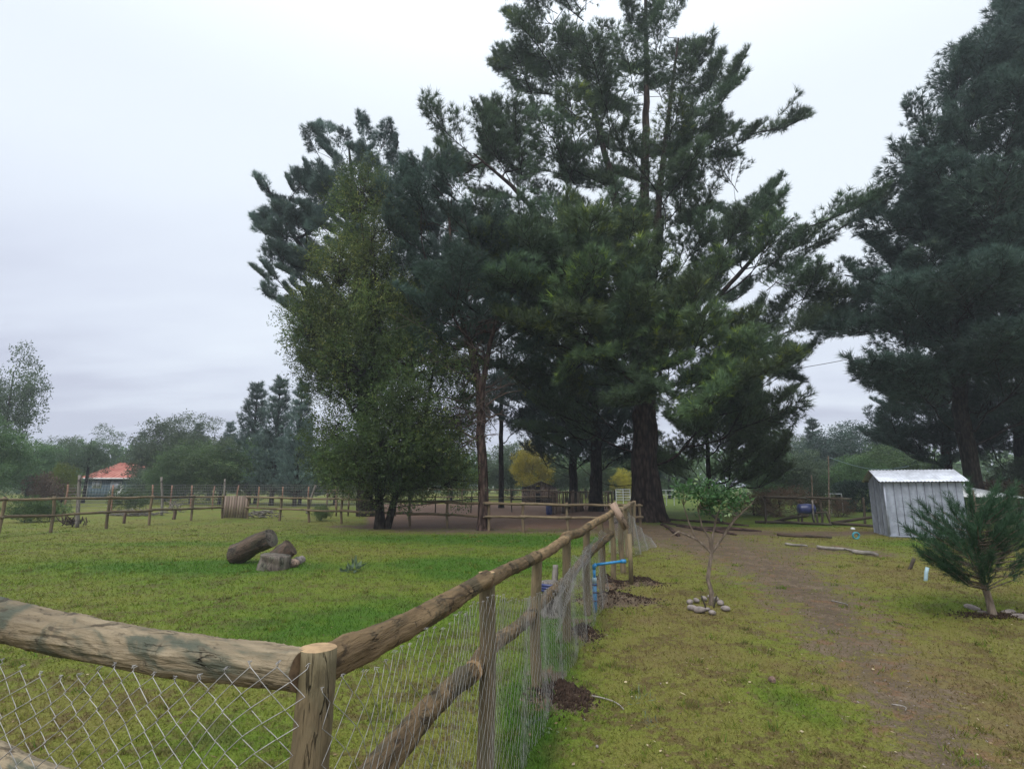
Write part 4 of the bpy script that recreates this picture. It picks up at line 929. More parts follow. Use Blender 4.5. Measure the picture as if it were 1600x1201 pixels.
BG = [
 ('br3', -8, 42, 545, 'leaf_grey', 'tall airy tree cut off by the left edge of the photo', .68), ('br1', -25, 36, 660, 'leaf_green', 'dense green tree filling the left edge above the fence', 1.1),
 ('br2', 45, 50, 688, 'leaf_green', 'low dense tree right beside the tall airy one', 1.6), ('br1', 85, 62, 690, 'leaf_green', 'bushy tree between the left edge and the red-roofed house', 1.3),
 ('br3', 133, 48, 668, 'leaf_grey', 'dark round-topped tree just left of the red-roofed house', 1.2), ('sh1', 74, 38, 742, 'leaf_brown', 'leafless brown shrub behind the left fence', .9),
 ('br1', 100, 40, 728, 'leaf_yellow_green', 'small yellow-green shrub left of the house', .9), ('con2', 176, 95, 703, 'needle_dark', 'small far conifer peeking over the house roof', 1.2),
 ('con3', 213, 80, 672, 'needle_blue', 'pointed conifer rising behind the house roof', 1.0), ('br2', 262, 52, 648, 'leaf_grey', 'pale green tree right of the red-roofed house', 1.1),
 ('con3', 302, 66, 658, 'needle_dark', 'dark pointed conifer behind the pale green tree', 1.1), ('br3', 328, 56, 660, 'leaf_grey', 'thin-topped tree between two conifers left of the blue pine', 1.2),
 ('con1', 352, 60, 655, 'needle_blue', 'short spiky pine left of the tallest distant pine', 1.0), ('con1', 390, 46, 592, 'needle_blue', 'tallest spiky young pine left of the leafy tree', 1.15),
 ('con1', 426, 42, 584, 'needle_blue', 'spiky young pine second from the leafy tree', 1.05), ('con1', 462, 40, 590, 'needle_blue', 'spiky young pine nearest the leafy tree', 1.0),
 ('con3', 470, 44, 655, 'needle_blue', 'low dense conifer with skirts to the ground left of the leafy tree', 1.3), ('br2', 300, 46, 690, 'leaf_green', 'low bushy tree behind the wire fence under the dark conifer', 1.4),
 ('br2', 345, 44, 690, 'leaf_green', 'bushy green tree behind the slatted gate', 1.5), ('br1', 400, 46, 695, 'leaf_green', 'dark thicket tree below the tallest spiky pine', 1.5),
 ('sh1', 226, 46, 735, 'leaf_grey', 'pale bush hiding the right end of the house', .8), ('sh1', 205, 33, 765, 'leaf_green', 'low shrub in front of the house wall', 1.2), ('br2', 256, 44, 712, 'leaf_green', 'green bush at the right corner of the house', 1.0),
 ('br2', 525, 44, 680, 'leaf_green', 'dim green tree seen past the left side of the leafy tree', 1.5), ('br1', 640, 52, 700, 'leaf_green', 'background tree glimpsed under the leafy crown', 1.8),
 ('br2', 705, 55, 700, 'leaf_green', 'background tree left of the thin pine trunk', 1.6), ('br2', 800, 58, 690, 'leaf_grey', 'grey-green tree beyond the corral beside the slender pine', 1.6),
 ('br1', 832, 52, 692, 'leaf_yellow', 'bright yellow autumn tree above the plank hut', .95), ('br2', 868, 60, 712, 'leaf_green', 'green tree between the yellow tree and the dark pines', 1.5),
 ('br2', 960, 58, 705, 'leaf_green', 'green tree beyond the picket wall left of the giant trunk', 1.6), ('br1', 975, 54, 735, 'leaf_yellow', 'small yellow bush left of the giant trunk', .9),
 ('br2', 915, 66, 715, 'leaf_green', 'background tree between the two dark corral pines', 1.7), ('br1', 1045, 64, 700, 'leaf_green', 'background tree just right of the giant trunk', 1.6),
 ('br3', 1208, 68, 655, 'leaf_grey', 'pale feathery tree rising left of the round pine', 1.0), ('br3', 1240, 66, 662, 'leaf_grey', 'second pale feathery tree near the round pine', 1.0),
 ('br2', 1200, 46, 700, 'leaf_green', 'leafy green tree above the brown thicket', 1.5), ('con1', 1278, 62, 650, 'needle_dark', 'dark pointed conifer left of the round pine', 1.2),
 ('br1', 1325, 58, 668, 'needle_dark', 'round-headed dark pine above the clipped hedge', 1.5), ('br2', 1262, 44, 705, 'leaf_grey', 'grey-green tree behind the dark rail fence', 1.5),
 ('br2', 1330, 42, 712, 'leaf_green', 'bushy tree right behind the clipped hedge', 1.6), ('br1', 1395, 46, 700, 'leaf_green', 'light green tree above the shed roof', 1.6),
 ('con3', 1392, 50, 640, 'needle_dark', 'dark blue-green conifer above the shed ridge', 1.3), ('br2', 1450, 44, 715, 'leaf_green', 'green tree directly over the shed roof', 1.4),
 ('br1', 1585, 30, 722, 'leaf_grey', 'pale leafy bush at the right edge above the white roof', 1.3), ('br1', 1660, 30, 700, 'leaf_green', 'green bush just past the right edge', 1.4),
 ('sh2', 1215, 27.5, 765, 'leaf_brown', 'brown dry thicket left of the blue barrel', 1.5), ('sh2', 1175, 29, 768, 'leaf_brown', 'brown dry thicket behind the sapling', 1.6), ('sh2', 1305, 27.5, 778, 'leaf_brown', 'dry flowering bush right of the blue barrel', 1.1), ('sh1', 1268, 29, 755, 'leaf_grey', 'grey-green shrub behind the blue barrel', 1.0),
 ('sh1', 48, 23.5, 777, 'leaf_green', 'round dark shrub behind the left log fence', 1.1), ('sh1', 85, 24, 779, 'leaf_green', 'lower half of the double shrub behind the left fence', 1.0), ('sh1', 505, 24.5, 790, 'leaf_green', 'low bush behind the fence by the leaning grey pole', 1.0),
]
M['leaf_yellow_green'] = leaf_mat('yellow_green_leaves', (0.10, 0.13, 0.02), (0.18, 0.21, 0.035), (0.25, 0.27, 0.05), 0.3)
for k_ in BG: bg_tree(k_[0], k_[1], k_[2], k_[3], k_[4], k_[5], k_[6], cat='shrub' if k_[0].startswith('sh') else 'tree')

def far_wood():
    r = np.random.default_rng(77); n = 7000
    x = r.uniform(-135, 135, n); y = r.uniform(88, 118, n); top = 6.0 + 2.2 * vnoise(x, y * 0, .12, 9) + 1.8 * vnoise(x, y * 0, .5, 10)
    z = r.random(n) ** .7 * top
    V, Fa, ta = place([leaf_sprig(4, 1.0, .7, 1.2, seed=90 + k) for k in range(4)], np.c_[x, y, z], r.normal(size=(n, 3)) + [0, 0, .5], r.uniform(.7, 1.3, n), np.clip(r.normal(.35, .2, n), 0, 1), r)
    tag(link('distant_wood', mesh_np('distant_wood', V, Fa, {'tint': ta}, smooth=False), M['leaf_green']), 'far-off wood closing the horizon', 'wood', kind='stuff')
far_wood()

# ------------------------------------------------------------------ hedges
def hedge(name, label, c, size, mat, seed, n=2600, dome=False):
    r = np.random.default_rng(seed); T = empty(name, c, label, 'hedge'); p = r.uniform(-1, 1, (n * 3, 3))
    if dome:
        p = p[(np.linalg.norm(p, axis=1) < 1) & (np.linalg.norm(p, axis=1) > .6) & (p[:, 2] > -.2)]
    else: p = p[(np.abs(p).max(1) > .8)]
    p = p[:n]; pos = p * arr(size) / 2 * (1 + r.normal(0, .03, (len(p), 1))); pos[:, 2] += size[2] / 2 if not dome else 0
    V, Fa, ta = place([leaf_sprig(4, .12, .07, .16, seed=100 + k) for k in range(4)], pos, p + r.normal(0, .4, p.shape), r.uniform(.7, 1.2, len(p)), np.clip(r.normal(.3, .15, len(p)), 0, 1), r)
    link('foliage', mesh_np('foliage', V, Fa, {'tint': ta}, smooth=False), mat, T)
    s_ = arr(size)
    for k in range(5): B = Bag(); B.tube([(s_[0] * (k - 2) * .18, 0, -c[2]), (s_[0] * (k - 2) * .19, .05, s_[2] * .8 if not dome else s_[2] * .35)], [.03, .02], 5); link('stem', B.mesh('stem'), M['bark_dark'], T)
hc = at(1345, 757, 33); hedge('clipped_hedge', 'dark clipped hedge block left of the metal shed', (hc.x, 33, .0), (2.6, 1.4, 1.55), M['needle_dark'], 5)
hc = at(1562, 757, 24); hedge('rounded_hedge', 'brownish dome-shaped hedge behind the white roof', (hc.x, 24, .9), (1.9, 1.6, 1.3), M['leaf_brown'], 6, dome=True)

# ------------------------------------------------------------------ log pile on the lawn
c0, c1 = gp(366, 880), at(412, 838, 0)  # axis of the big log
lg0 = gp(362, 880); D0 = lg0.y
LG = empty('log', (lg0.x, D0, 0), 'big dark log leaning with its sawn end up on the stump', 'log')
pA = Vector((lg0.x - .02, D0 + .12, .17)); pB = at(424, 840, D0 - .02)
log('log_body', pA, pB, .205, .185, M['dark_log'], LG, seed=5, sides=36, segs=60, lump=.07, knots=6, endmat=M['stump_wood'])
st = gp(427, 889)
STP = empty('stump', (st.x, st.y, 0), 'low wide grey stump under the leaning log', 'stump')
log('stump_body', (st.x, st.y, -.05), (st.x + .03, st.y, .26), .29, .27, M['stump_wood'], STP, seed=6, sides=40, segs=10, lump=.05, knots=0)
st2 = Vector((st.x + .0, st.y + .35, 0)); S2 = empty('log_round', tuple(st2), 'dark sawn round wedged between the leaning log and the grey stump', 'log')
log('round_body', (st2.x - .15, st2.y, .12), (st2.x + .16, st2.y + .02, .36), .17, .17, M['dark_log'], S2, seed=8, sides=20, segs=10, lump=.06, knots=0, endmat=M['dark_log'])
def stone(name, label, c, s, mat, seed, cat='stone', group=None, sub=2, rough=.15):
    import bmesh
    bm = bmesh.new(); bmesh.ops.create_icosphere(bm, subdivisions=sub, radius=1.0); r = np.random.default_rng(seed); ax = r.normal(size=(6, 3))
    for v in bm.verts:
        q = arr(v.co); k = 1 + rough * sum(math.sin(q @ a * 1.6 + i) for i, a in enumerate(ax)) / 4
        v.co = Vector(q * k * arr(s))
    me = bpy.data.meshes.new(name); bm.to_mesh(me); bm.free(); me.polygons.foreach_set('use_smooth', np.ones(len(me.polygons), bool))
    o = link(name, me, mat); o.location = c; o.rotation_euler = (r.uniform(-.2, .2), r.uniform(-.2, .2), r.uniform(0, 6.28)); return tag(o, label, cat, group)
for (u, v, s, lb) in [(455, 886, (.20, .13, .10), 'flat tan wood chunk right of the grey stump'), (464, 882, (.09, .09, .09), 'brown wood lump behind the flat tan chunk'), (471, 879, (.08, .06, .09), 'outermost pale lump at the right end of the log pile')]:
    p = gp(u, v); stone('wood_chunk', lb, (p.x, p.y, s[2] * .6), s, M['pale_board'] if s[0] > .1 else M['stone'], int(u), 'wood chunk', rough=.2)

# ------------------------------------------------------------------ blue standpipe
pp = gp(930, 955); PI = empty('water_pipe', tuple(pp), 'bright blue plastic water standpipe beside the wire fence', 'pipe')
ph = hz(pp.y, 882); pe = at(976, 877, pp.y)
B = Bag(); B.tube([(0, 0, -.05), (0, 0, ph * .62)], .026, 14, True); link('lower_pipe', B.mesh('lower_pipe'), M['blue_pvc'], PI)
B = Bag(); B.tube([(0, 0, ph * .62), (0, 0, ph - .03)], .019, 12, True); link('upper_pipe', B.mesh('upper_pipe'), M['blue_pvc'], PI)
B = Bag(); B.tube([(-.002, 0, ph - .05), (0, 0, ph - .012), (.03, 0, ph)], .026, 12, True); link('elbow', B.mesh('elbow'), M['blue_pvc'], PI)
B = Bag(); B.tube([(.02, 0, ph), (pe.x - pp.x - .03, .02, pe.z)], .017, 12, True); link('side_pipe', B.mesh('side_pipe'), M['blue_pvc'], PI)
B = Bag(); B.tube([(pe.x - pp.x - .04, .02, pe.z), (pe.x - pp.x + .02, .02, pe.z)], .025, 12, True); link('tap', B.mesh('tap'), M['blue_pvc'], PI)
for z in (.12, .22, .31): B = Bag(); B.tube([(0, 0, z), (0, 0, z + .018)], .031, 12, True); link('collar', B.mesh('collar'), M['blue_dark'], PI)
B = Bag(); B.tube([(0, 0, ph * .62 - .01), (0, 0, ph * .62 + .06)], .028, 12, True); link('coupling', B.mesh('coupling'), M['blue_pale'], PI)

# blue drinker on grey stump behind the wire
dp = gp(866, 962); dp = Vector((dp.x - .03, dp.y + .0, 0)); DR = empty('stump_drinker', tuple(dp), 'grey stump with a blue plastic strap behind the wire fence', 'stump')
log('stump_body', (dp.x, dp.y, -.05), (dp.x, dp.y, .40), .13, .12, M['grey_wood'], DR, seed=12, sides=20, segs=12, lump=.05, knots=0)
B = Bag(); th = np.linspace(.3, 5.9, 26); ring = [(math.cos(t) * .145, math.sin(t) * .145, .37) for t in th]
for dz in (0, .03, .06): B.tube([(x, y, z - dz) for x, y, z in ring], .018, 6)
link('blue_strap', B.mesh('blue_strap'), M['blue_dark'], DR)
log('peg', (dp.x + .05, dp.y + .05, .38), (dp.x + .055, dp.y + .05, .58), .035, .033, M['grey_wood'], DR, seed=13, sides=12, segs=6)

# ------------------------------------------------------------------ sapling in a ring of stones
sp_ = gp(1110, 944); SA = empty('sapling', tuple(sp_), 'small sapling with pale forked branches inside a ring of stones', 'sapling')
D = sp_.y; S = lambda u, v, dd=0: tuple(at(u, v, D + dd) - sp_)
B = Bag(); B.tube([(0, 0, -.05), S(1112, 925), S(1106, 905), S(1109, 880), S(1112, 864)], [.033, .029, .026, .024, .022], 10)
bran = [[(1112, 864), (1098, 850), (1088, 842), (1076, 815), (1068, 790)], [(1112, 864), (1108, 840), (1097, 822), (1090, 795)], [(1112, 864), (1114, 835), (1120, 805), (1128, 790)], [(1112, 864), (1130, 838), (1148, 812), (1160, 800), (1172, 790), (1178, 782)], [(1130, 838), (1150, 806), (1152, 790), (1158, 772)], [(1088, 842), (1060, 830), (1048, 838)]]
rs = np.random.default_rng(4); tips = []
for k, br in enumerate(bran):
    dd = rs.uniform(-.15, .15); P = [S(u, v, dd * q / len(br)) for q, (u, v) in enumerate(br)]; B.tube(P, np.linspace(.018, .007, len(P)), 6); tips.append(P)
pos, dirs = [], []
for (u, v, ru, rv, n) in [(1068, 768, 17, 12, 60), (1100, 775, 22, 14, 90), (1122, 778, 24, 14, 110), (1145, 782, 18, 12, 60), (1090, 762, 14, 9, 30), (1112, 795, 22, 12, 40), (1165, 785, 9, 7, 10)]:
    for _ in range(int(n * .62)): pos.append(S(rs.normal(u, ru * .55), rs.normal(v, rv * .55), rs.normal(0, .12))); dirs.append(rs.normal(size=3) + [0, 0, .6])
pos, dirs = np.array(pos), np.array(dirs)
nodes_ = np.concatenate([np.array(t)[1:] for t in tips])
for q in pos[::5]:
    n0 = nodes_[np.argmin(np.linalg.norm(nodes_ - q, axis=1) + .6 * np.clip(nodes_[:, 2] - q[2], 0, None))]; B.tube([n0, (n0 + q) / 2 + rs.normal(0, .01, 3), q], [.005, .0035, .002], 4)
link('trunk', B.mesh('trunk'), M['bark_pale'], SA)
V, Fa, ta = place([leaf_sprig(6, .06, .03, .05, seed=120 + k) for k in range(5)], pos, dirs, rs.uniform(.7, 1.2, len(pos)), np.clip(rs.normal(.45, .28, len(pos)), 0, 1), rs)
link('crown', mesh_np('crown', V, Fa, {'tint': ta}, smooth=False), M['leaf_sapling'], SA)
for (u1, v1) in ((1096, 930), (1120, 930)):
    b = gp(1103 if u1 < 1110 else 1114, 948); t_ = at(u1, v1, b.y); log('stake', (b.x, b.y, -.02), t_, .012, .01, M['rail_dark'], SA, seed=u1, sides=8, segs=5)
ring = [(1078, 942, .05, 'leftmost small pink-grey stone'), (1082, 952, .06, 'stone at the front left'), (1094, 956, .07, 'long flat stone in front left of centre'), (1113, 959, .05, 'small round stone right at the front'), (1106, 953, .035, 'smallest stone, just inside the front'), (1134, 953, .06, 'large dark stone at the front right'), (1126, 944, .055, 'stone at the right side'), (1119, 938, .05, 'stone at the back right'), (1100, 937, .05, 'stone at the back left of the stem'), (1088, 940, .05, 'stone at the back left corner'), (1110, 934, .04, 'stone directly behind the stem')]
for k, (u, v, s, lb) in enumerate(ring):
    p = gp(u, v); stone('stone', lb + ' of the sapling ring', (p.x, p.y, s * .4), (s * 1.15, s * .8, s * .62), M['stone'], 300 + k, group='stones ringing the sapling')

# ------------------------------------------------------------------ young pine
yp = gp(1552, 962); YP = empty('young_pine', tuple(yp), 'bushy young pine with leaning stem in front of the shed', 'tree')
D = yp.y; S = lambda u, v, dd=0: arr(at(u, v, D + dd) - yp); ry = np.random.default_rng(9)
B = Bag(); B.tube([(0, 0, -.05), S(1545, 935), S(1535, 905), S(1530, 860), S(1525, 800), S(1520, 765)], [.05, .038, .034, .028, .018, .008], 12)
pos, dirs = [], []
yo = [(1412, 862), (1406, 825), (1425, 795), (1460, 775), (1480, 762), (1520, 752), (1560, 755), (1620, 770), (1665, 800), (1660, 860), (1625, 898), (1570, 918), (1520, 922), (1470, 912), (1425, 890)]
cnt_ = 0
while cnt_ < 135:
    u, v = ry.uniform(1405, 1670), ry.uniform(740, 905)
    if not in_poly(np.array([u]), np.array([v]), yo)[0]: continue
    e_ = float(edge_dist(np.array([u]), np.array([v]), yo)[0])
    if e_ < 13: continue
    cnt_ += 1; tip = S(u, v, ry.uniform(-1, 1) * min(.7, .1 + e_ * D / F * 1.3))
    zs = max(.30, tip[2] - .12 - .22 * np.hypot(tip[0], tip[1])); ax = S(1532, 880); st0 = np.array([ax[0] * min(1, zs / .6), 0, zs])
    mid = (st0 + tip) / 2 - [0, 0, .06]; B.tube([st0, mid, tip], [.009, .006, .004], 4)
    d = tip - mid; d /= np.linalg.norm(d); d = d * .9 + [0, 0, .55 * float(np.clip((tip[2] - .55) / .6, 0, 1))]
    for t in np.linspace(0, 1, 9): pos.append(mid + (tip - mid) * t + ry.normal(0, .015, 3)); dirs.append(d + ry.normal(0, .18, 3))
    for t in np.linspace(0, .10, 3): pos.append(tip + d * t); dirs.append(d)
pos, dirs = np.array(pos), np.array(dirs)
link('trunk', B.mesh('trunk'), M['bark_pale'], YP)
V, Fa, ta = place([needle_tuft(20, .12, .0045, .05, (.3, .95), seed=140 + k) for k in range(6)], pos, dirs, ry.uniform(.8, 1.2, len(pos)), np.clip(ry.normal(.4, .2, len(pos)), 0, 1), ry)
link('crown', mesh_np('crown', V, Fa, {'tint': ta}, smooth=False), M['needle_young'], YP)
lbs = ['long pale stone left of the young pine foot', 'flat stone just left of the young pine stem', 'rounded stone right of the young pine stem', 'stone near the right edge under the young pine', 'stone cut by the right edge under the young pine']
for k, (u, v, s) in enumerate([(1520, 952, .09), (1535, 958, .06), (1575, 958, .08), (1592, 964, .07), (1603, 968, .07)]):
    p = gp(u, v); stone('stone', lbs[k], (p.x, p.y, s * .2), (s * 1.3, s * .8, s * .4), M['stone'], 330 + k, group='stones round the young pine')
B = Bag()
for _ in range(700):
    x, y = rng.normal(yp.x + .12, .28), rng.normal(yp.y - .02, .10); s = rng.uniform(.006, .02); B.add(np.array([[0, 0, 1], [.9, 0, -.2], [-.45, .8, -.3], [-.45, -.8, -.3]]) * s * rng.uniform(.5, 1.5, (4, 3)) + [x, y, s * .4 + .01], [[0, 1, 2], [0, 2, 3], [0, 3, 1], [1, 3, 2]])
tag(link('bark_mulch', B.mesh('bark_mulch', smooth=False), M['soil']), 'dark mulch heaped at the foot of the young pine', 'mulch', kind='stuff')

# ------------------------------------------------------------------ metal shed
sc0 = gp(1391, 839); SH = empty('metal_shed', tuple(sc0), 'small grey metal shed with ribbed gable roof', 'shed'); SH.rotation_euler = (0, 0, R(-20))
Wd, Dp, Hh, Rg = 1.95, 1.75, 1.68, 1.98
def sheet(x0, y0, x1, y1, h0, h1, nrib, nm, wave=.008, z0=0):
    # upright zinc panel with raised ribs
    L_ = math.hypot(x1 - x0, y1 - y0); k = 12; s_ = np.linspace(0, L_, k + 1); tx, ty = (x1 - x0) / L_, (y1 - y0) / L_
    B = Bag(); ribx = [0, .012, .022, .034]; xs = np.array([0, .010, .016, .030, .036, L_]); of = np.array([0, 0, .016, .016, 0, 0])
    hz_ = h0 + (h1 - h0) * xs / L_
    bot = np.c_[x0 + tx * xs + ty * of, y0 + ty * xs - tx * of, np.full(len(xs), z0)]; top = bot.copy(); top[:, 2] = hz_
    V = np.r_[bot, top]; n = len(xs); B.add(V, [[i, i + 1, n + i + 1, n + i] for i in range(n - 1)])
    return B.mesh(nm, smooth=False)
npan = 10
for k in range(npan):
    a, b = Wd * k / npan, Wd * (k + 1) / npan
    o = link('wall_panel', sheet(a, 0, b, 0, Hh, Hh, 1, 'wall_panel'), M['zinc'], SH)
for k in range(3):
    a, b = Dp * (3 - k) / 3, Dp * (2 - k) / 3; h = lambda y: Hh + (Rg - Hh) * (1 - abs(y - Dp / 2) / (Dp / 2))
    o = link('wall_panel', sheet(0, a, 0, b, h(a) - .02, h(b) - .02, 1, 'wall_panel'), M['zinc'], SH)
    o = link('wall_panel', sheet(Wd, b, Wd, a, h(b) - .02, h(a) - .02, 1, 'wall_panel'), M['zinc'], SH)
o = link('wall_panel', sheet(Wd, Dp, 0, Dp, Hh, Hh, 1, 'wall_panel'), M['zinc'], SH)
for k in range(1, npan): B = Bag(); B.box((Wd * k / npan + .045, -.004, Hh / 2), (.016, .012, Hh - .04)); link('seam', B.mesh('seam', smooth=False), M['zinc_dark'], SH)
for k in range(1, 3): B = Bag(); B.box((-.004, Dp * k / 3 - .045, Hh / 2 + .05), (.012, .018, Hh)); link('seam', B.mesh('seam', smooth=False), M['zinc_dark'], SH)
for z in (.03,):
    B = Bag(); B.box((Wd / 2, -.025, z), (Wd + .04, .03, .05)); link('base_rail', B.mesh('base_rail', smooth=False), M['zinc'], SH)
B = Bag(); B.box((-.005, -.005, Hh / 2 - .02), (.05, .05, Hh - .03)); link('corner_trim', B.mesh('corner_trim', smooth=False), M['zinc'], SH)
def roof_sheet(y0, z0, y1, z1, nm, x0, x1):
    n = int((x1 - x0) / .017); xs = np.linspace(x0, x1, n); wv = .009 * np.sin(xs * 2 * np.pi / .09)
    V = np.r_[np.c_[xs, np.full(n, y0), z0 + wv], np.c_[xs, np.full(n, y1), z1 + wv], np.c_[xs, np.full(n, y0), z0 + wv - .006], np.c_[xs, np.full(n, y1), z1 + wv - .006]]
    F_ = [[i, i + 1, n + i + 1, n + i] for i in range(n - 1)] + [[2 * n + i + 1, 2 * n + i, 3 * n + i, 3 * n + i + 1] for i in range(n - 1)] + [[i, 2 * n + i, 2 * n + i + 1, i + 1] for i in range(n - 1)]
    me = mesh_np(nm, V, np.array(F_), smooth=True); return me
sl_ = (Rg - Hh) / (Dp / 2)
for k, (a, b) in enumerate(((-.16, .72), (.70, 1.42), (1.40, Wd + .16))):
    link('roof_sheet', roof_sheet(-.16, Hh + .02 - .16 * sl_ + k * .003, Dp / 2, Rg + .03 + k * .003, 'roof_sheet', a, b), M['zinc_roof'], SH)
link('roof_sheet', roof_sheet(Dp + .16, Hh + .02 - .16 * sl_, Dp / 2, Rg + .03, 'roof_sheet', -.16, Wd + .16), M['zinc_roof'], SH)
for y in (0.02, Dp / 2, Dp - .02):
    B = Bag(); B.box((Wd / 2, y, (Hh if y != Dp / 2 else Rg) - .03), (Wd + .24, .05, .05)); link('purlin', B.mesh('purlin', smooth=False), M['rail_dark'], SH)

# white roof behind
wr_ = at(1525, 757, 22); WR = empty('white_roofed_shelter', (wr_.x, 22, 0), 'low shelter with white roof right behind the metal shed', 'shelter')
B = Bag(); B.add([(-1.2, -.8, 1.12), (1.15, -.8, 1.07), (.25, .9, 1.50), (-1.1, .9, 1.56), (-1.2, -.8, 1.09), (1.15, -.8, 1.04), (.25, .9, 1.47), (-1.1, .9, 1.53)], [[0, 1, 2, 3], [7, 6, 5, 4], [0, 4, 5, 1], [1, 5, 6, 2], [2, 6, 7, 3], [3, 7, 4, 0]])
link('roof', B.mesh('roof', smooth=False), M['white'], WR)
for x, y in ((-1.0, -.7), (.8, -.7), (-.8, .8), (.1, .8)): B = Bag(); B.tube([(x, y, -.05), (x, y, 1.08)], .04, 8, True); link('post', B.mesh('post'), M['rail_dark'], WR)
wr2 = at(1606, 757, 26); W2 = empty('white_roofed_lean_to', (wr2.x, 26, 0), 'scrap of white roof at the right edge', 'shelter')
B = Bag(); B.box((0, 0, 1.15), (1.6, 1.2, .05)); link('roof', B.mesh('roof', smooth=False), M['white'], W2)
for x in (-.6, .6): B = Bag(); B.tube([(x, 0, -.05), (x, 0, 1.13)], .04, 8, True); link('post', B.mesh('post'), M['rail_dark'], W2)
# dark rail fence on the right
far_fence('dark rail fence running behind the metal shed to the right edge', [(1480, 806, 780), (1545, 808, 779), (1620, 812, 779), (1700, 814, 779)], (.95, .45), M['rail_dark'], r=.05, rr=.05, seed0=500, name='rail_fence')
RF = empty('rail_fence', tuple(gp(1197, 818)), 'broken dark single-rail fence between the sapling and the shed', 'fence')
D1 = gp(1197, 818).y
for u in (1197, 1285, 1352):
    p = gp(u, 818); log('post', (p.x, p.y, -.1), (p.x + .03, p.y, hz(p.y, 777)), .05, .045, M['rail_dark'], RF, seed=u, sides=8, segs=6)
log('rail', at(1193, 776, D1 - .08), at(1262, 777, D1 - .08), .045, .045, M['rail_dark'], RF, seed=601, sides=8, segs=10); log('rail', at(1258, 777, D1 - .08), at(1330, 779, D1 - .08), .045, .04, M['rail_dark'], RF, seed=602, sides=8, segs=10)
for (u0, v0, u1, v1, lb) in [(1210, 817, 1262, 804, 'fallen dark pole sloping up to the blue barrel'), (1300, 820, 1362, 807, 'fallen dark pole sloping up to the shed corner'), (1092, 790, 1130, 818, 'dark pole slanting down behind the sapling crown'), (1180, 817, 1300, 821, 'long dark pole lying on the grass below the barrel'), (1300, 820, 1372, 824, 'dark pole lying on the grass left of the shed')]:
    a = gp(u0, max(v0, 817)); b0_ = gp(u1, max(v1, 817)); a = at(u0, v0, a.y) if v0 < 817 else a + Vector((0, 0, .06)); b = at(u1, v1, min(b0_.y, 21)) if v1 < 817 else b0_ + Vector((0, 0, .06))
    o = log('pole', a, b, .06, .05, M['rail_dark'], None, seed=u0, sides=8, segs=12); tag(o, lb, 'pole')
# barrel on a stand
bc = gp(1265, 819); BA = empty('barrel', (bc.x - .05, bc.y, .42), 'dark blue barrel lying on a rough timber stand', 'barrel')
B = Bag(); P = [(-.33, 0, .18), (-.30, 0, .18), (-.1, 0, .18), (-.08, 0, .18), (.08, 0, .18), (.1, 0, .18), (.26, 0, .18), (.28, 0, .18)]; B.tube(P, [.17, .19, .2, .21, .21, .2, .19, .17], 18, True); link('drum', B.mesh('drum'), M['blue_dark'], BA)
BS = empty('barrel_stand', (bc.x, bc.y, 0), 'rough timber stand of dark legs under the blue barrel', 'stand')
for x, y in ((-.33, -.12), (.25, -.12), (-.33, .15), (.25, .15), (.72, 0)): log('leg', (bc.x + x * 1.05 + (.08 if x > .5 else 0), bc.y + y, -.05), (bc.x + x, bc.y + y, .42 if x < .5 else .52), .04, .04, M['rail_dark'], BS, seed=int(900 + x * 100), sides=7, segs=5)
log('crossbar', (bc.x - .4, bc.y - .1, .42), (bc.x + .75, bc.y, .48), .035, .035, M['rail_dark'], BS, seed=911, sides=7, segs=6)
B = Bag(); B.tube([(.05, -.25, .0), (.06, -.25, .95)], .035, 8, True); o = link('leg', B.mesh('leg'), M['grey_wood'], BS); o['label'] = 'pale upright in front of the barrel'
# young thin tree behind the barrel
for u, lb, h in ((1270, 'thin young tree stem rising just behind the blue barrel', 742), (1296, 'thin pole carrying a wire above the broken fence', 712)):
    b = gp(u, 812); o = log('pole', (b.x, b.y, -.05), at(u - 2, h, b.y), .035, .025, M['bark_pale'], None, seed=u, sides=7, segs=10); tag(o, lb, 'pole')
B = Bag(); a = at(1294, 714, gp(1296, 812).y); b = at(1420, 728, 30); P = [a + (b - a) * t - Vector((0, 0, .35 * math.sin(math.pi * t))) for t in np.linspace(0, 1, 12)]; B.tube([tuple(p) for p in P], .016, 4); tag(link('wire', B.mesh('wire'), M['blue_pale']), 'pale sagging wire from the thin pole towards the shed', 'wire')
B = Bag(); a = at(1180, 585, 27); b = at(1420, 540, 27); B.tube([tuple(a + (b - a) * t - Vector((0, 0, .12 * math.sin(math.pi * t)))) for t in np.linspace(0, 1, 10)], .014, 4); tag(link('overhead_cable', B.mesh('overhead_cable'), M['rail_dark']), 'thin dark cable strung between the giant pine and the right pine', 'cable')
# white gate behind
def tube_gate(label, u0, u1, D, z0, z1, nb, name='metal_gate'):
    a, b = at(u0, 757, D), at(u1, 757, D); T = empty(name, ((a.x + b.x) / 2, D, 0), label, 'gate'); w_ = b.x - a.x
    for k in range(nb): B = Bag(); z = z0 + (z1 - z0) * k / (nb - 1); B.tube([(-w_ / 2, 0, z), (w_ / 2, 0, z)], .025, 6); link('bar', B.mesh('bar'), M['white'], T)
    for x in (-w_ / 2, 0, w_ / 2): B = Bag(); B.tube([(x, 0, 0), (x, 0, z1 + .03)], .03, 6); link('upright', B.mesh('upright'), M['white'], T)
tube_gate('white tubular gate left of the giant trunk', 962, 984, 47, .3, 1.15, 5)
tube_gate('white frame behind the broken dark fence', 1277, 1313, 31, .75, 1.05, 2)
tube_gate('pale tubular gate just right of the giant trunk', 1028, 1052, 42, .8, 1.15, 2, 'metal_gate')

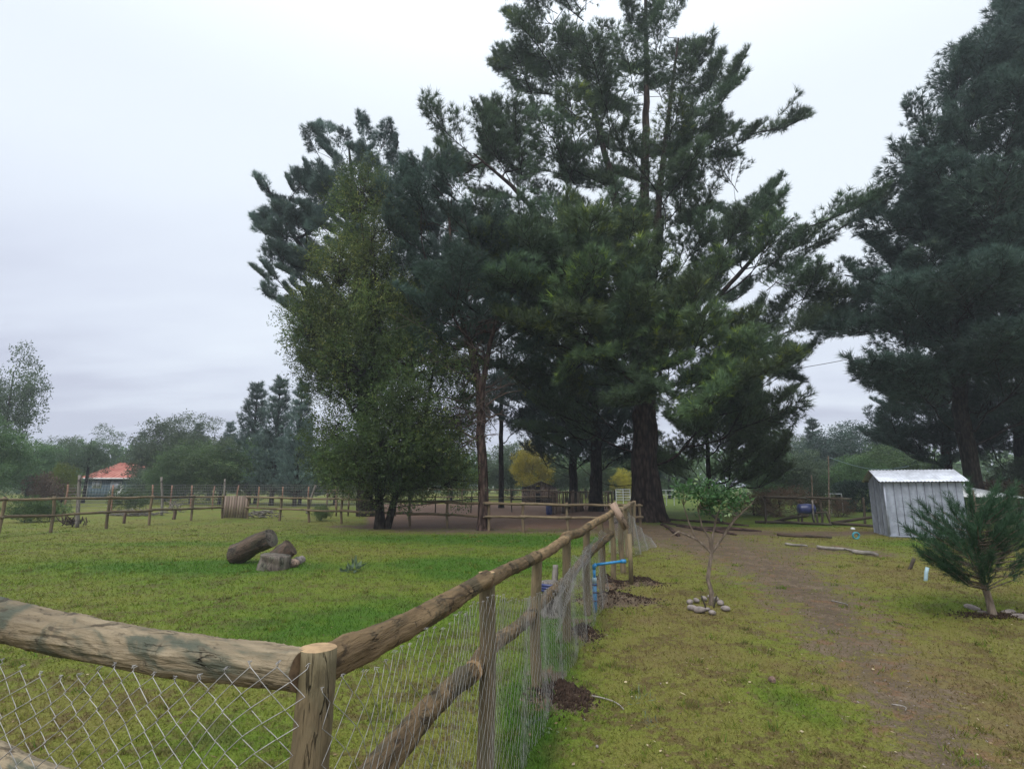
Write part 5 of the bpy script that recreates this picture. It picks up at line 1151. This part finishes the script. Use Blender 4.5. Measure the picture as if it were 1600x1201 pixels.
# bits on the ground
def stick(u0, v0, u1, v1, r_, mat, label, name='stick', cat='stick', seed=1, dz=.02):
    a, b = gp(u0, v0), gp(u1, v1); o = log(name, a + Vector((0, 0, r_ * .7 + dz)), b + Vector((0, 0, r_ * .7 + dz)), r_, r_ * .6, mat, None, seed=seed, sides=8, segs=12, lump=.1, bend=.05, knots=2); tag(o, label, cat)
stick(1278, 857, 1338, 864, .04, M['grey_wood'], 'longest pale branch lying across the bare earth', seed=1)
stick(1333, 865, 1372, 870, .05, M['grey_wood'], 'thick pale branch end right of the longest one', seed=2)
stick(1228, 852, 1262, 856, .035, M['grey_wood'], 'pale branch left of the longest one', seed=3)
stick(1215, 837, 1300, 843, .05, M['dark_log'], 'long weathered branch in the brown earth below the barrel', seed=4)
stick(1300, 942, 1325, 949, .012, M['grey_wood'], 'short broken stick on the bare path', seed=5)
stick(1395, 1106, 1415, 1115, .006, M['grey_wood'], 'thin pale stick low on the path', seed=6)
stick(925, 1092, 975, 1114, .006, M['grey_wood'], 'long thin root lying beside the soil heap', seed=7)
for k, (u0, v0, u1, v1) in enumerate([(1030, 815, 1110, 832), (1040, 812, 1170, 822), (1060, 822, 1150, 836), (1035, 820, 1060, 838), (1100, 826, 1190, 830), (985, 812, 960, 818)]):
    lab = ['root running right and forward from the giant trunk', 'longest root stretching right from the giant trunk', 'root below the longest root', 'short root pointing straight at the viewer', 'far end of root lying beyond the sapling', 'short root on the fence side of the giant trunk'][k]
    stick(u0, v0, u1, v1, .09, M['bark_red'], lab, 'root', 'root', seed=20 + k, dz=-.05)
p = gp(1333, 827); o = stone('pale_rag', 'small white scrap on the grass left of the shed', (p.x, p.y, .03), (.17, .08, .04), M['white'], 401, 'scrap')
p = gp(1338, 842); HB = empty('hose_reel', (p.x, p.y, .0), 'small turquoise hose coil on the grass left of the shed', 'hose')
B = Bag(); th = np.linspace(0, 6.28 * 3, 60); B.tube(np.c_[np.cos(th) * .09, np.linspace(-.03, .03, 60), .10 + np.sin(th) * .09], .016, 6); link('coil', B.mesh('coil'), plain('turquoise_hose', (.05, .30, .38), .4), HB)
p = gp(1445, 908); t_ = at(1449, 886, p.y); o = log('stake', (p.x, p.y, -.02), t_, .028, .028, M['blue_pale'], None, seed=44, sides=10, segs=3, lump=.01, knots=0); tag(o, 'pale blue pipe stub standing left of the young pine', 'stake')
p = gp(1420, 890); t_ = at(1428, 872, p.y); o = log('stake', (p.x, p.y, -.02), t_, .03, .03, M['rail_dark'], None, seed=45, sides=8, segs=3); tag(o, 'short dark leaning stake left of the pale blue pipe stub', 'stake')
p = gp(1207, 1067); stone('pine_cone', 'brown oval cone lying alone on the grass', (p.x, p.y, .025), (.038, .028, .026), plain('cone_brown', (.19, .12, .09), .9, var=.6, nscale=60, bump=.01), 402, 'cone', sub=3)
p = gp(933, 1169); stone('pebble', 'small grey pebble near the bottom of the photo', (p.x, p.y, .012), (.012, .010, .009), M['stone'], 403, 'pebble')
def ground_plant(u, v, label, n, L, w_, mat, R_, seed, name='weed'):
    p = gp(u, v); r = np.random.default_rng(seed); B_ = []
    pos = np.c_[r.normal(0, R_, n), r.normal(0, R_, n), np.full(n, .01)]; dirs = np.c_[r.normal(0, .8, n), r.normal(0, .8, n), r.uniform(.2, 1, n)]
    V, Fa, ta = place([leaf_sprig(4, L, w_, .03, seed=seed + k) for k in range(3)], pos, dirs, r.uniform(.7, 1.3, n), r.random(n), r)
    o = link(name, mesh_np(name, V, Fa, {'tint': ta}, smooth=False), mat); o.location = (p.x, p.y, 0); tag(o, label, 'weed')
ground_plant(550, 893, 'grey-green thistle clump alone on the lawn', 14, .14, .05, M['leaf_grey'], .07, 1)
ground_plant(838, 1140, 'white-flowered weed at the foot of the wire', 8, .03, .02, M['leaf_grey'], .05, 2)
ground_plant(1000, 1103, 'fallen grey-green pine sprig on the grass', 10, .07, .004, M['needle_blue'], .03, 3, 'pine_sprig')
ground_plant(1022, 1140, 'smaller fallen pine sprig nearer the viewer', 8, .06, .004, M['needle_blue'], .03, 4, 'pine_sprig')

# ------------------------------------------------------------------ corral, pickets, hut
far_fence('rail fence at the back of the dirt corral', [(660, 790, 763), (700, 789, 763), (722, 789, 764), (798, 788, 764), (870, 787, 765)], (.96, .5), M['rail_far'], r=.05, rr=.05, seed0=700, name='rail_fence')
far_fence('dark rail fence along the middle of the dirt corral', [(618, 806, 783), (680, 803, 775), (736, 801, 764), (800, 800, 764), (858, 803, 765)], (.6,), M['rail_dark'], r=.035, rr=.03, seed0=760, name='rail_fence')
PA = gp(862, 804); PB = gp(958, 793); PW = empty('picket_wall', (PA.x, PA.y, 0), 'wall of uneven upright pickets enclosing the corral', 'fence')
npk = 62
for k in range(npk):
    t = k / (npk - 1); b = PA + (PB - PA) * t; h = hz(b.y, 766) * rng.uniform(.93, 1.05)
    if rng.random() < .12: continue
    B = Bag(); r_ = rng.uniform(.022, .045); B.tube([(0, 0, -.05), (rng.normal(0, .015), 0, h * .5), (rng.normal(0, .03), 0, h)], [r_, r_ * rng.uniform(.8, 1), r_ * .8], 6, True)
    o = link('picket', B.mesh('picket'), M['picket'] if rng.random() < .6 else M['rail_dark'], PW); rel(o, PW, b)
for fz in (.35, .93):
    B = Bag(); q = PB - PA; B.tube([(0, -.05, hz(PA.y, 766) * fz), (q.x, q.y - .05, hz(PB.y, 766) * fz)], .04, 6); link('rail', B.mesh('rail'), M['picket'], PW)
b = gp(858, 804); BT = empty('blue_barrel', (b.x, b.y, 0), 'small upright blue barrel at the left end of the picket wall', 'barrel')
B = Bag(); B.tube([(0, 0, 0), (0, 0, .05), (0, 0, .25), (0, 0, .5), (0, 0, .55)], [.14, .16, .17, .16, .14], 14, True); link('drum', B.mesh('drum'), M['blue_dark'], BT)
# hut
hD = 46; h0 = at(815, 757, hD); h1 = at(868, 757, hD); HT = empty('plank_hut', ((h0.x + h1.x) / 2, hD, 0), 'small weathered plank hut with two dark openings beyond the corral', 'hut')
hw_ = (h1.x - h0.x) / 2; eave = hz(hD, 763); peak = hz(hD, 752)
def hth(x): return peak - .02 - (peak - eave) * abs(x - .2) / (hw_)
xs = np.arange(-hw_, hw_, .17)
for x in xs:
    xm = x + .085; h = hth(xm)
    parts_ = [(0, h)]
    if -.16 < xm < .14: parts_ = [(0, .05), (.85, 1.15), (1.5, h)]
    for z0_, z1_ in parts_:
        if z1_ - z0_ < .06: continue
        B = Bag(); B.box((xm, -.0, (z0_ + z1_) / 2), (.16, .03, z1_ - z0_)); link('plank', B.mesh('plank', smooth=False), M['picket'], HT)
B = Bag(); B.box((0, .75, .7), (2 * hw_ - .1, 1.3, 1.4)); link('shade_block', B.mesh('shade_block', smooth=False), M['dark'], HT)  # solid near-black block, its colour standing in for the shade inside the hut
B = Bag()
for s_ in (-1, 1):
    xe = .2 + s_ * (hw_ + .25) * (1 if s_ < 0 else .75); ze = peak - (peak - eave) * abs(xe - .2) / hw_
    v = [(.2, -.25, peak), (xe, -.25, ze), (xe, 1.6, ze), (.2, 1.6, peak)]; v += [(a, b_, c + .04) for a, b_, c in v]; B.add(v, [[0, 1, 2, 3], [7, 6, 5, 4], [0, 4, 5, 1], [1, 5, 6, 2], [2, 6, 7, 3], [3, 7, 4, 0]])
link('roof', B.mesh('roof', smooth=False), M['rail_dark'], HT)

# ------------------------------------------------------------------ house with red roof
HD = 58; a = at(136, 757, HD); b = at(238, 757, HD); HO = empty('house', (a.x, HD, 0), 'blue-grey board house with red metal roof at the left', 'house'); W_ = b.x - a.x
wz = hz(HD, 747); rz_ = hz(HD, 721)
nb_ = 22
for k in range(nb_):
    x0 = W_ * k / nb_; B = Bag(); B.box((x0 + W_ / nb_ / 2, 0, wz / 2), (W_ / nb_ - .02, .06, wz)); link('board', B.mesh('board', smooth=False), M['house_wall'], HO)
B = Bag(); B.box((W_ / 2, 3.2, wz / 2), (W_ - .05, 6.2, wz - .02)); link('wall', B.mesh('wall', smooth=False), M['house_wall'], HO)
B = Bag(); v = [(-.5, -.5, wz), (W_ + .5, -.5, wz), (W_ - .8, 3.2, rz_), (1.0, 3.2, rz_), (-.5, 6.9, wz), (W_ + .5, 6.9, wz)]; B.add(v, [[0, 1, 2, 3], [5, 4, 3, 2]]); B.add([v[0], v[3], v[4]], [[0, 1, 2]]); B.add([v[1], v[5], v[2]], [[0, 1, 2]])
link('roof', B.mesh('roof', smooth=False), M['house_roof'], HO)
B = Bag()
for k in range(16):
    t = k / 15; x0 = -.5 + (W_ + 1) * t; x1 = 1.0 + (W_ - 1.8) * t; B.tube([(x0, -.5, wz + .03), (x1, 3.2, rz_ + .03)], .035, 4)
link('roof_rib', B.mesh('roof_rib'), M['house_roof'], HO)
B = Bag(); B.box((W_ / 2, -.52, wz - .02), (W_ + 1, .05, .14)); link('gutter', B.mesh('gutter', smooth=False), M['white'], HO)
for (x, z, w2, h2, mt) in [(.85, wz * .72, .35, .62, 'glass'), (1.3, wz * .72, .35, .62, 'glass'), (3.1, wz * .62, 1.0, .9, 'glass'), (2.85, wz * .25, .55, .8, 'blue_dark'), (3.6, wz * .4, .45, 1.1, 'white')]:
    B = Bag(); B.box((x, -.06, z), (w2 + .12, .06, h2 + .12)); o = link('window' if mt == 'glass' else 'door', B.mesh('window_frame', smooth=False), M['white'], HO); B = Bag(); B.box((x, -.10, z), (w2, .03, h2)); link('pane' if mt == 'glass' else 'door_panel', B.mesh('pane', smooth=False), M[mt], o)
B = Bag(); B.box((.05, -.06, wz / 2), (.18, .08, wz)); link('corner_board', B.mesh('corner_board', smooth=False), M['white'], HO)

# ------------------------------------------------------------------ wire fence behind with rust posts
T = empty('wire_fence', tuple(gp(100, 800)), 'wire fence on rust-stained posts across the field behind the log fence', 'fence')
ps = [(100, 802, 753), (173, 800, 754), (236, 798, 754), (266, 797, 755), (298, 796, 755), (331, 796, 756), (366, 796, 755), (402, 795, 757), (440, 795, 757), (481, 795, 757), (525, 795, 758), (575, 795, 758), (625, 795, 759)]
for k, (u, vb, vt) in enumerate(ps):
    b = gp(u, vb); o = log('post', (b.x, b.y, -.1), (b.x + rng.normal(0, .06), b.y, hz(b.y, vt) - .12), .05, .045, M['orange_post'], T, seed=800 + k, sides=8, segs=4, lump=.02, knots=0)
B = Bag()
for z in np.linspace(.2, 1.55, 9):
    B.tube([(gp(u, vb).x, gp(u, vb).y - .05, z - .02 * (k % 2)) for k, (u, vb, vt) in enumerate(ps)], .006, 3)
xs0 = gp(ps[3][0], ps[3][1]); xs1 = gp(ps[-1][0], ps[-1][1])
for k in range(130):
    t = k / 129; x, y = xs0.x + (xs1.x - xs0.x) * t, xs0.y + (xs1.y - xs0.y) * t; B.tube([(x, y - .05, .1), (x, y - .05, 1.5)], .004, 3)
o = link('wire', B.mesh('wire'), M['wire'], T); o.location = -T.location; o['kind'] = 'stuff'
for (u0, v0, u1, v1, r_, lb) in [(120, 824, 125, 742, .07, 'tall grey pole beside the basket of twigs behind the left fence'), (253, 805, 253, 745, .07, 'tall grey pole right of the house'), (350, 800, 351, 748, .06, 'tall grey pole behind the slatted gate'), (479, 802, 493, 757, .07, 'grey pole leaning right behind the long log fence'), (193, 817, 197, 800, .06, 'short dark snag post second from the left behind the fence'), (272, 811, 274, 796, .08, 'forked dark snag behind the left log fence')]:
    b = gp(u0, v0); o = log('pole', (b.x, b.y, -.05), at(u1, v1, b.y), r_, r_ * .8, M['grey_wood'] if r_ < .08 and v0 != 817 else M['dark_log'], None, seed=u0, sides=9, segs=8); tag(o, lb, 'pole')
def twig_pile(u, v, label, n, Rx, H, seed, up=.2, name='brushwood', mat=None):
    p = gp(u, v); r = np.random.default_rng(seed); B = Bag()
    for _ in range(n):
        a = arr([r.normal(0, Rx * .4), r.normal(0, .25), r.uniform(0, H * .5)]); d = arr([r.normal(0, 1), r.normal(0, .4), r.uniform(-.1, up)]); d /= np.linalg.norm(d); l = r.uniform(.3, .9) * max(Rx * .6, H); q = a + d * l; q[2] = max(q[2], .02)
        B.tube([a, (a + q) / 2 + r.normal(0, .04, 3), q], [.03, .022, .01], 4)
    o = link(name, B.mesh(name), mat or M['grey_wood'], None, (p.x, p.y, .02)); tag(o, label, 'branches')
twig_pile(212, 806, 'heap of grey branches behind the left log fence', 60, 1.6, .45, 1); twig_pile(405, 809, 'heap of dead branches behind the fence right of the gate', 50, 1.2, .6, 2)
twig_pile(113, 823, 'basket-like bundle of upright twigs at the foot of the tall grey pole', 40, .2, .45, 3, up=3.0, mat=M['dark_log']); twig_pile(270, 800, 'broken brown branches leaning behind the left fence near the gate', 24, .7, .7, 4, up=1.0)
# orange frame glimpsed behind fence
b = gp(525, 806); FR = empty('timber_frame', (b.x, b.y, 0), 'yellowish timber frame with slanting brace behind the leafy tree', 'frame')
for x0, z0_, x1, z1_ in [(-.5, 0, -.5, 1.3), (.0, 0, 0, 1.45), (.6, 0, .6, 1.3), (-.5, .95, 0, 1.4), (-.5, 1.25, .6, 1.25)]:
    B = Bag(); B.tube([(x0, 0, z0_), (x1, .001, z1_)], .045, 5, True); link('beam', B.mesh('beam'), M['gate_slat'], FR)

# ------------------------------------------------------------------ damp air
B = Bag(); B.box((0, 185, 14.0), (860, 500, 30.0)); hzm = bpy.data.materials.new('damp_air'); hzm.use_nodes = True; t = hzm.node_tree
t.nodes.remove(t.nodes['Principled BSDF']); pv = t.nodes.new('ShaderNodeVolumePrincipled'); pv.inputs['Color'].default_value = (0.86, 0.92, 1.0, 1); pv.inputs['Density'].default_value = 0.0013; pv.inputs['Anisotropy'].default_value = 0.2
t.links.new(pv.outputs[0], t.nodes['Material Output'].inputs['Volume'])
tag(link('haze', B.mesh('haze', smooth=False), hzm), 'thin damp haze in the air', 'haze', kind='stuff')
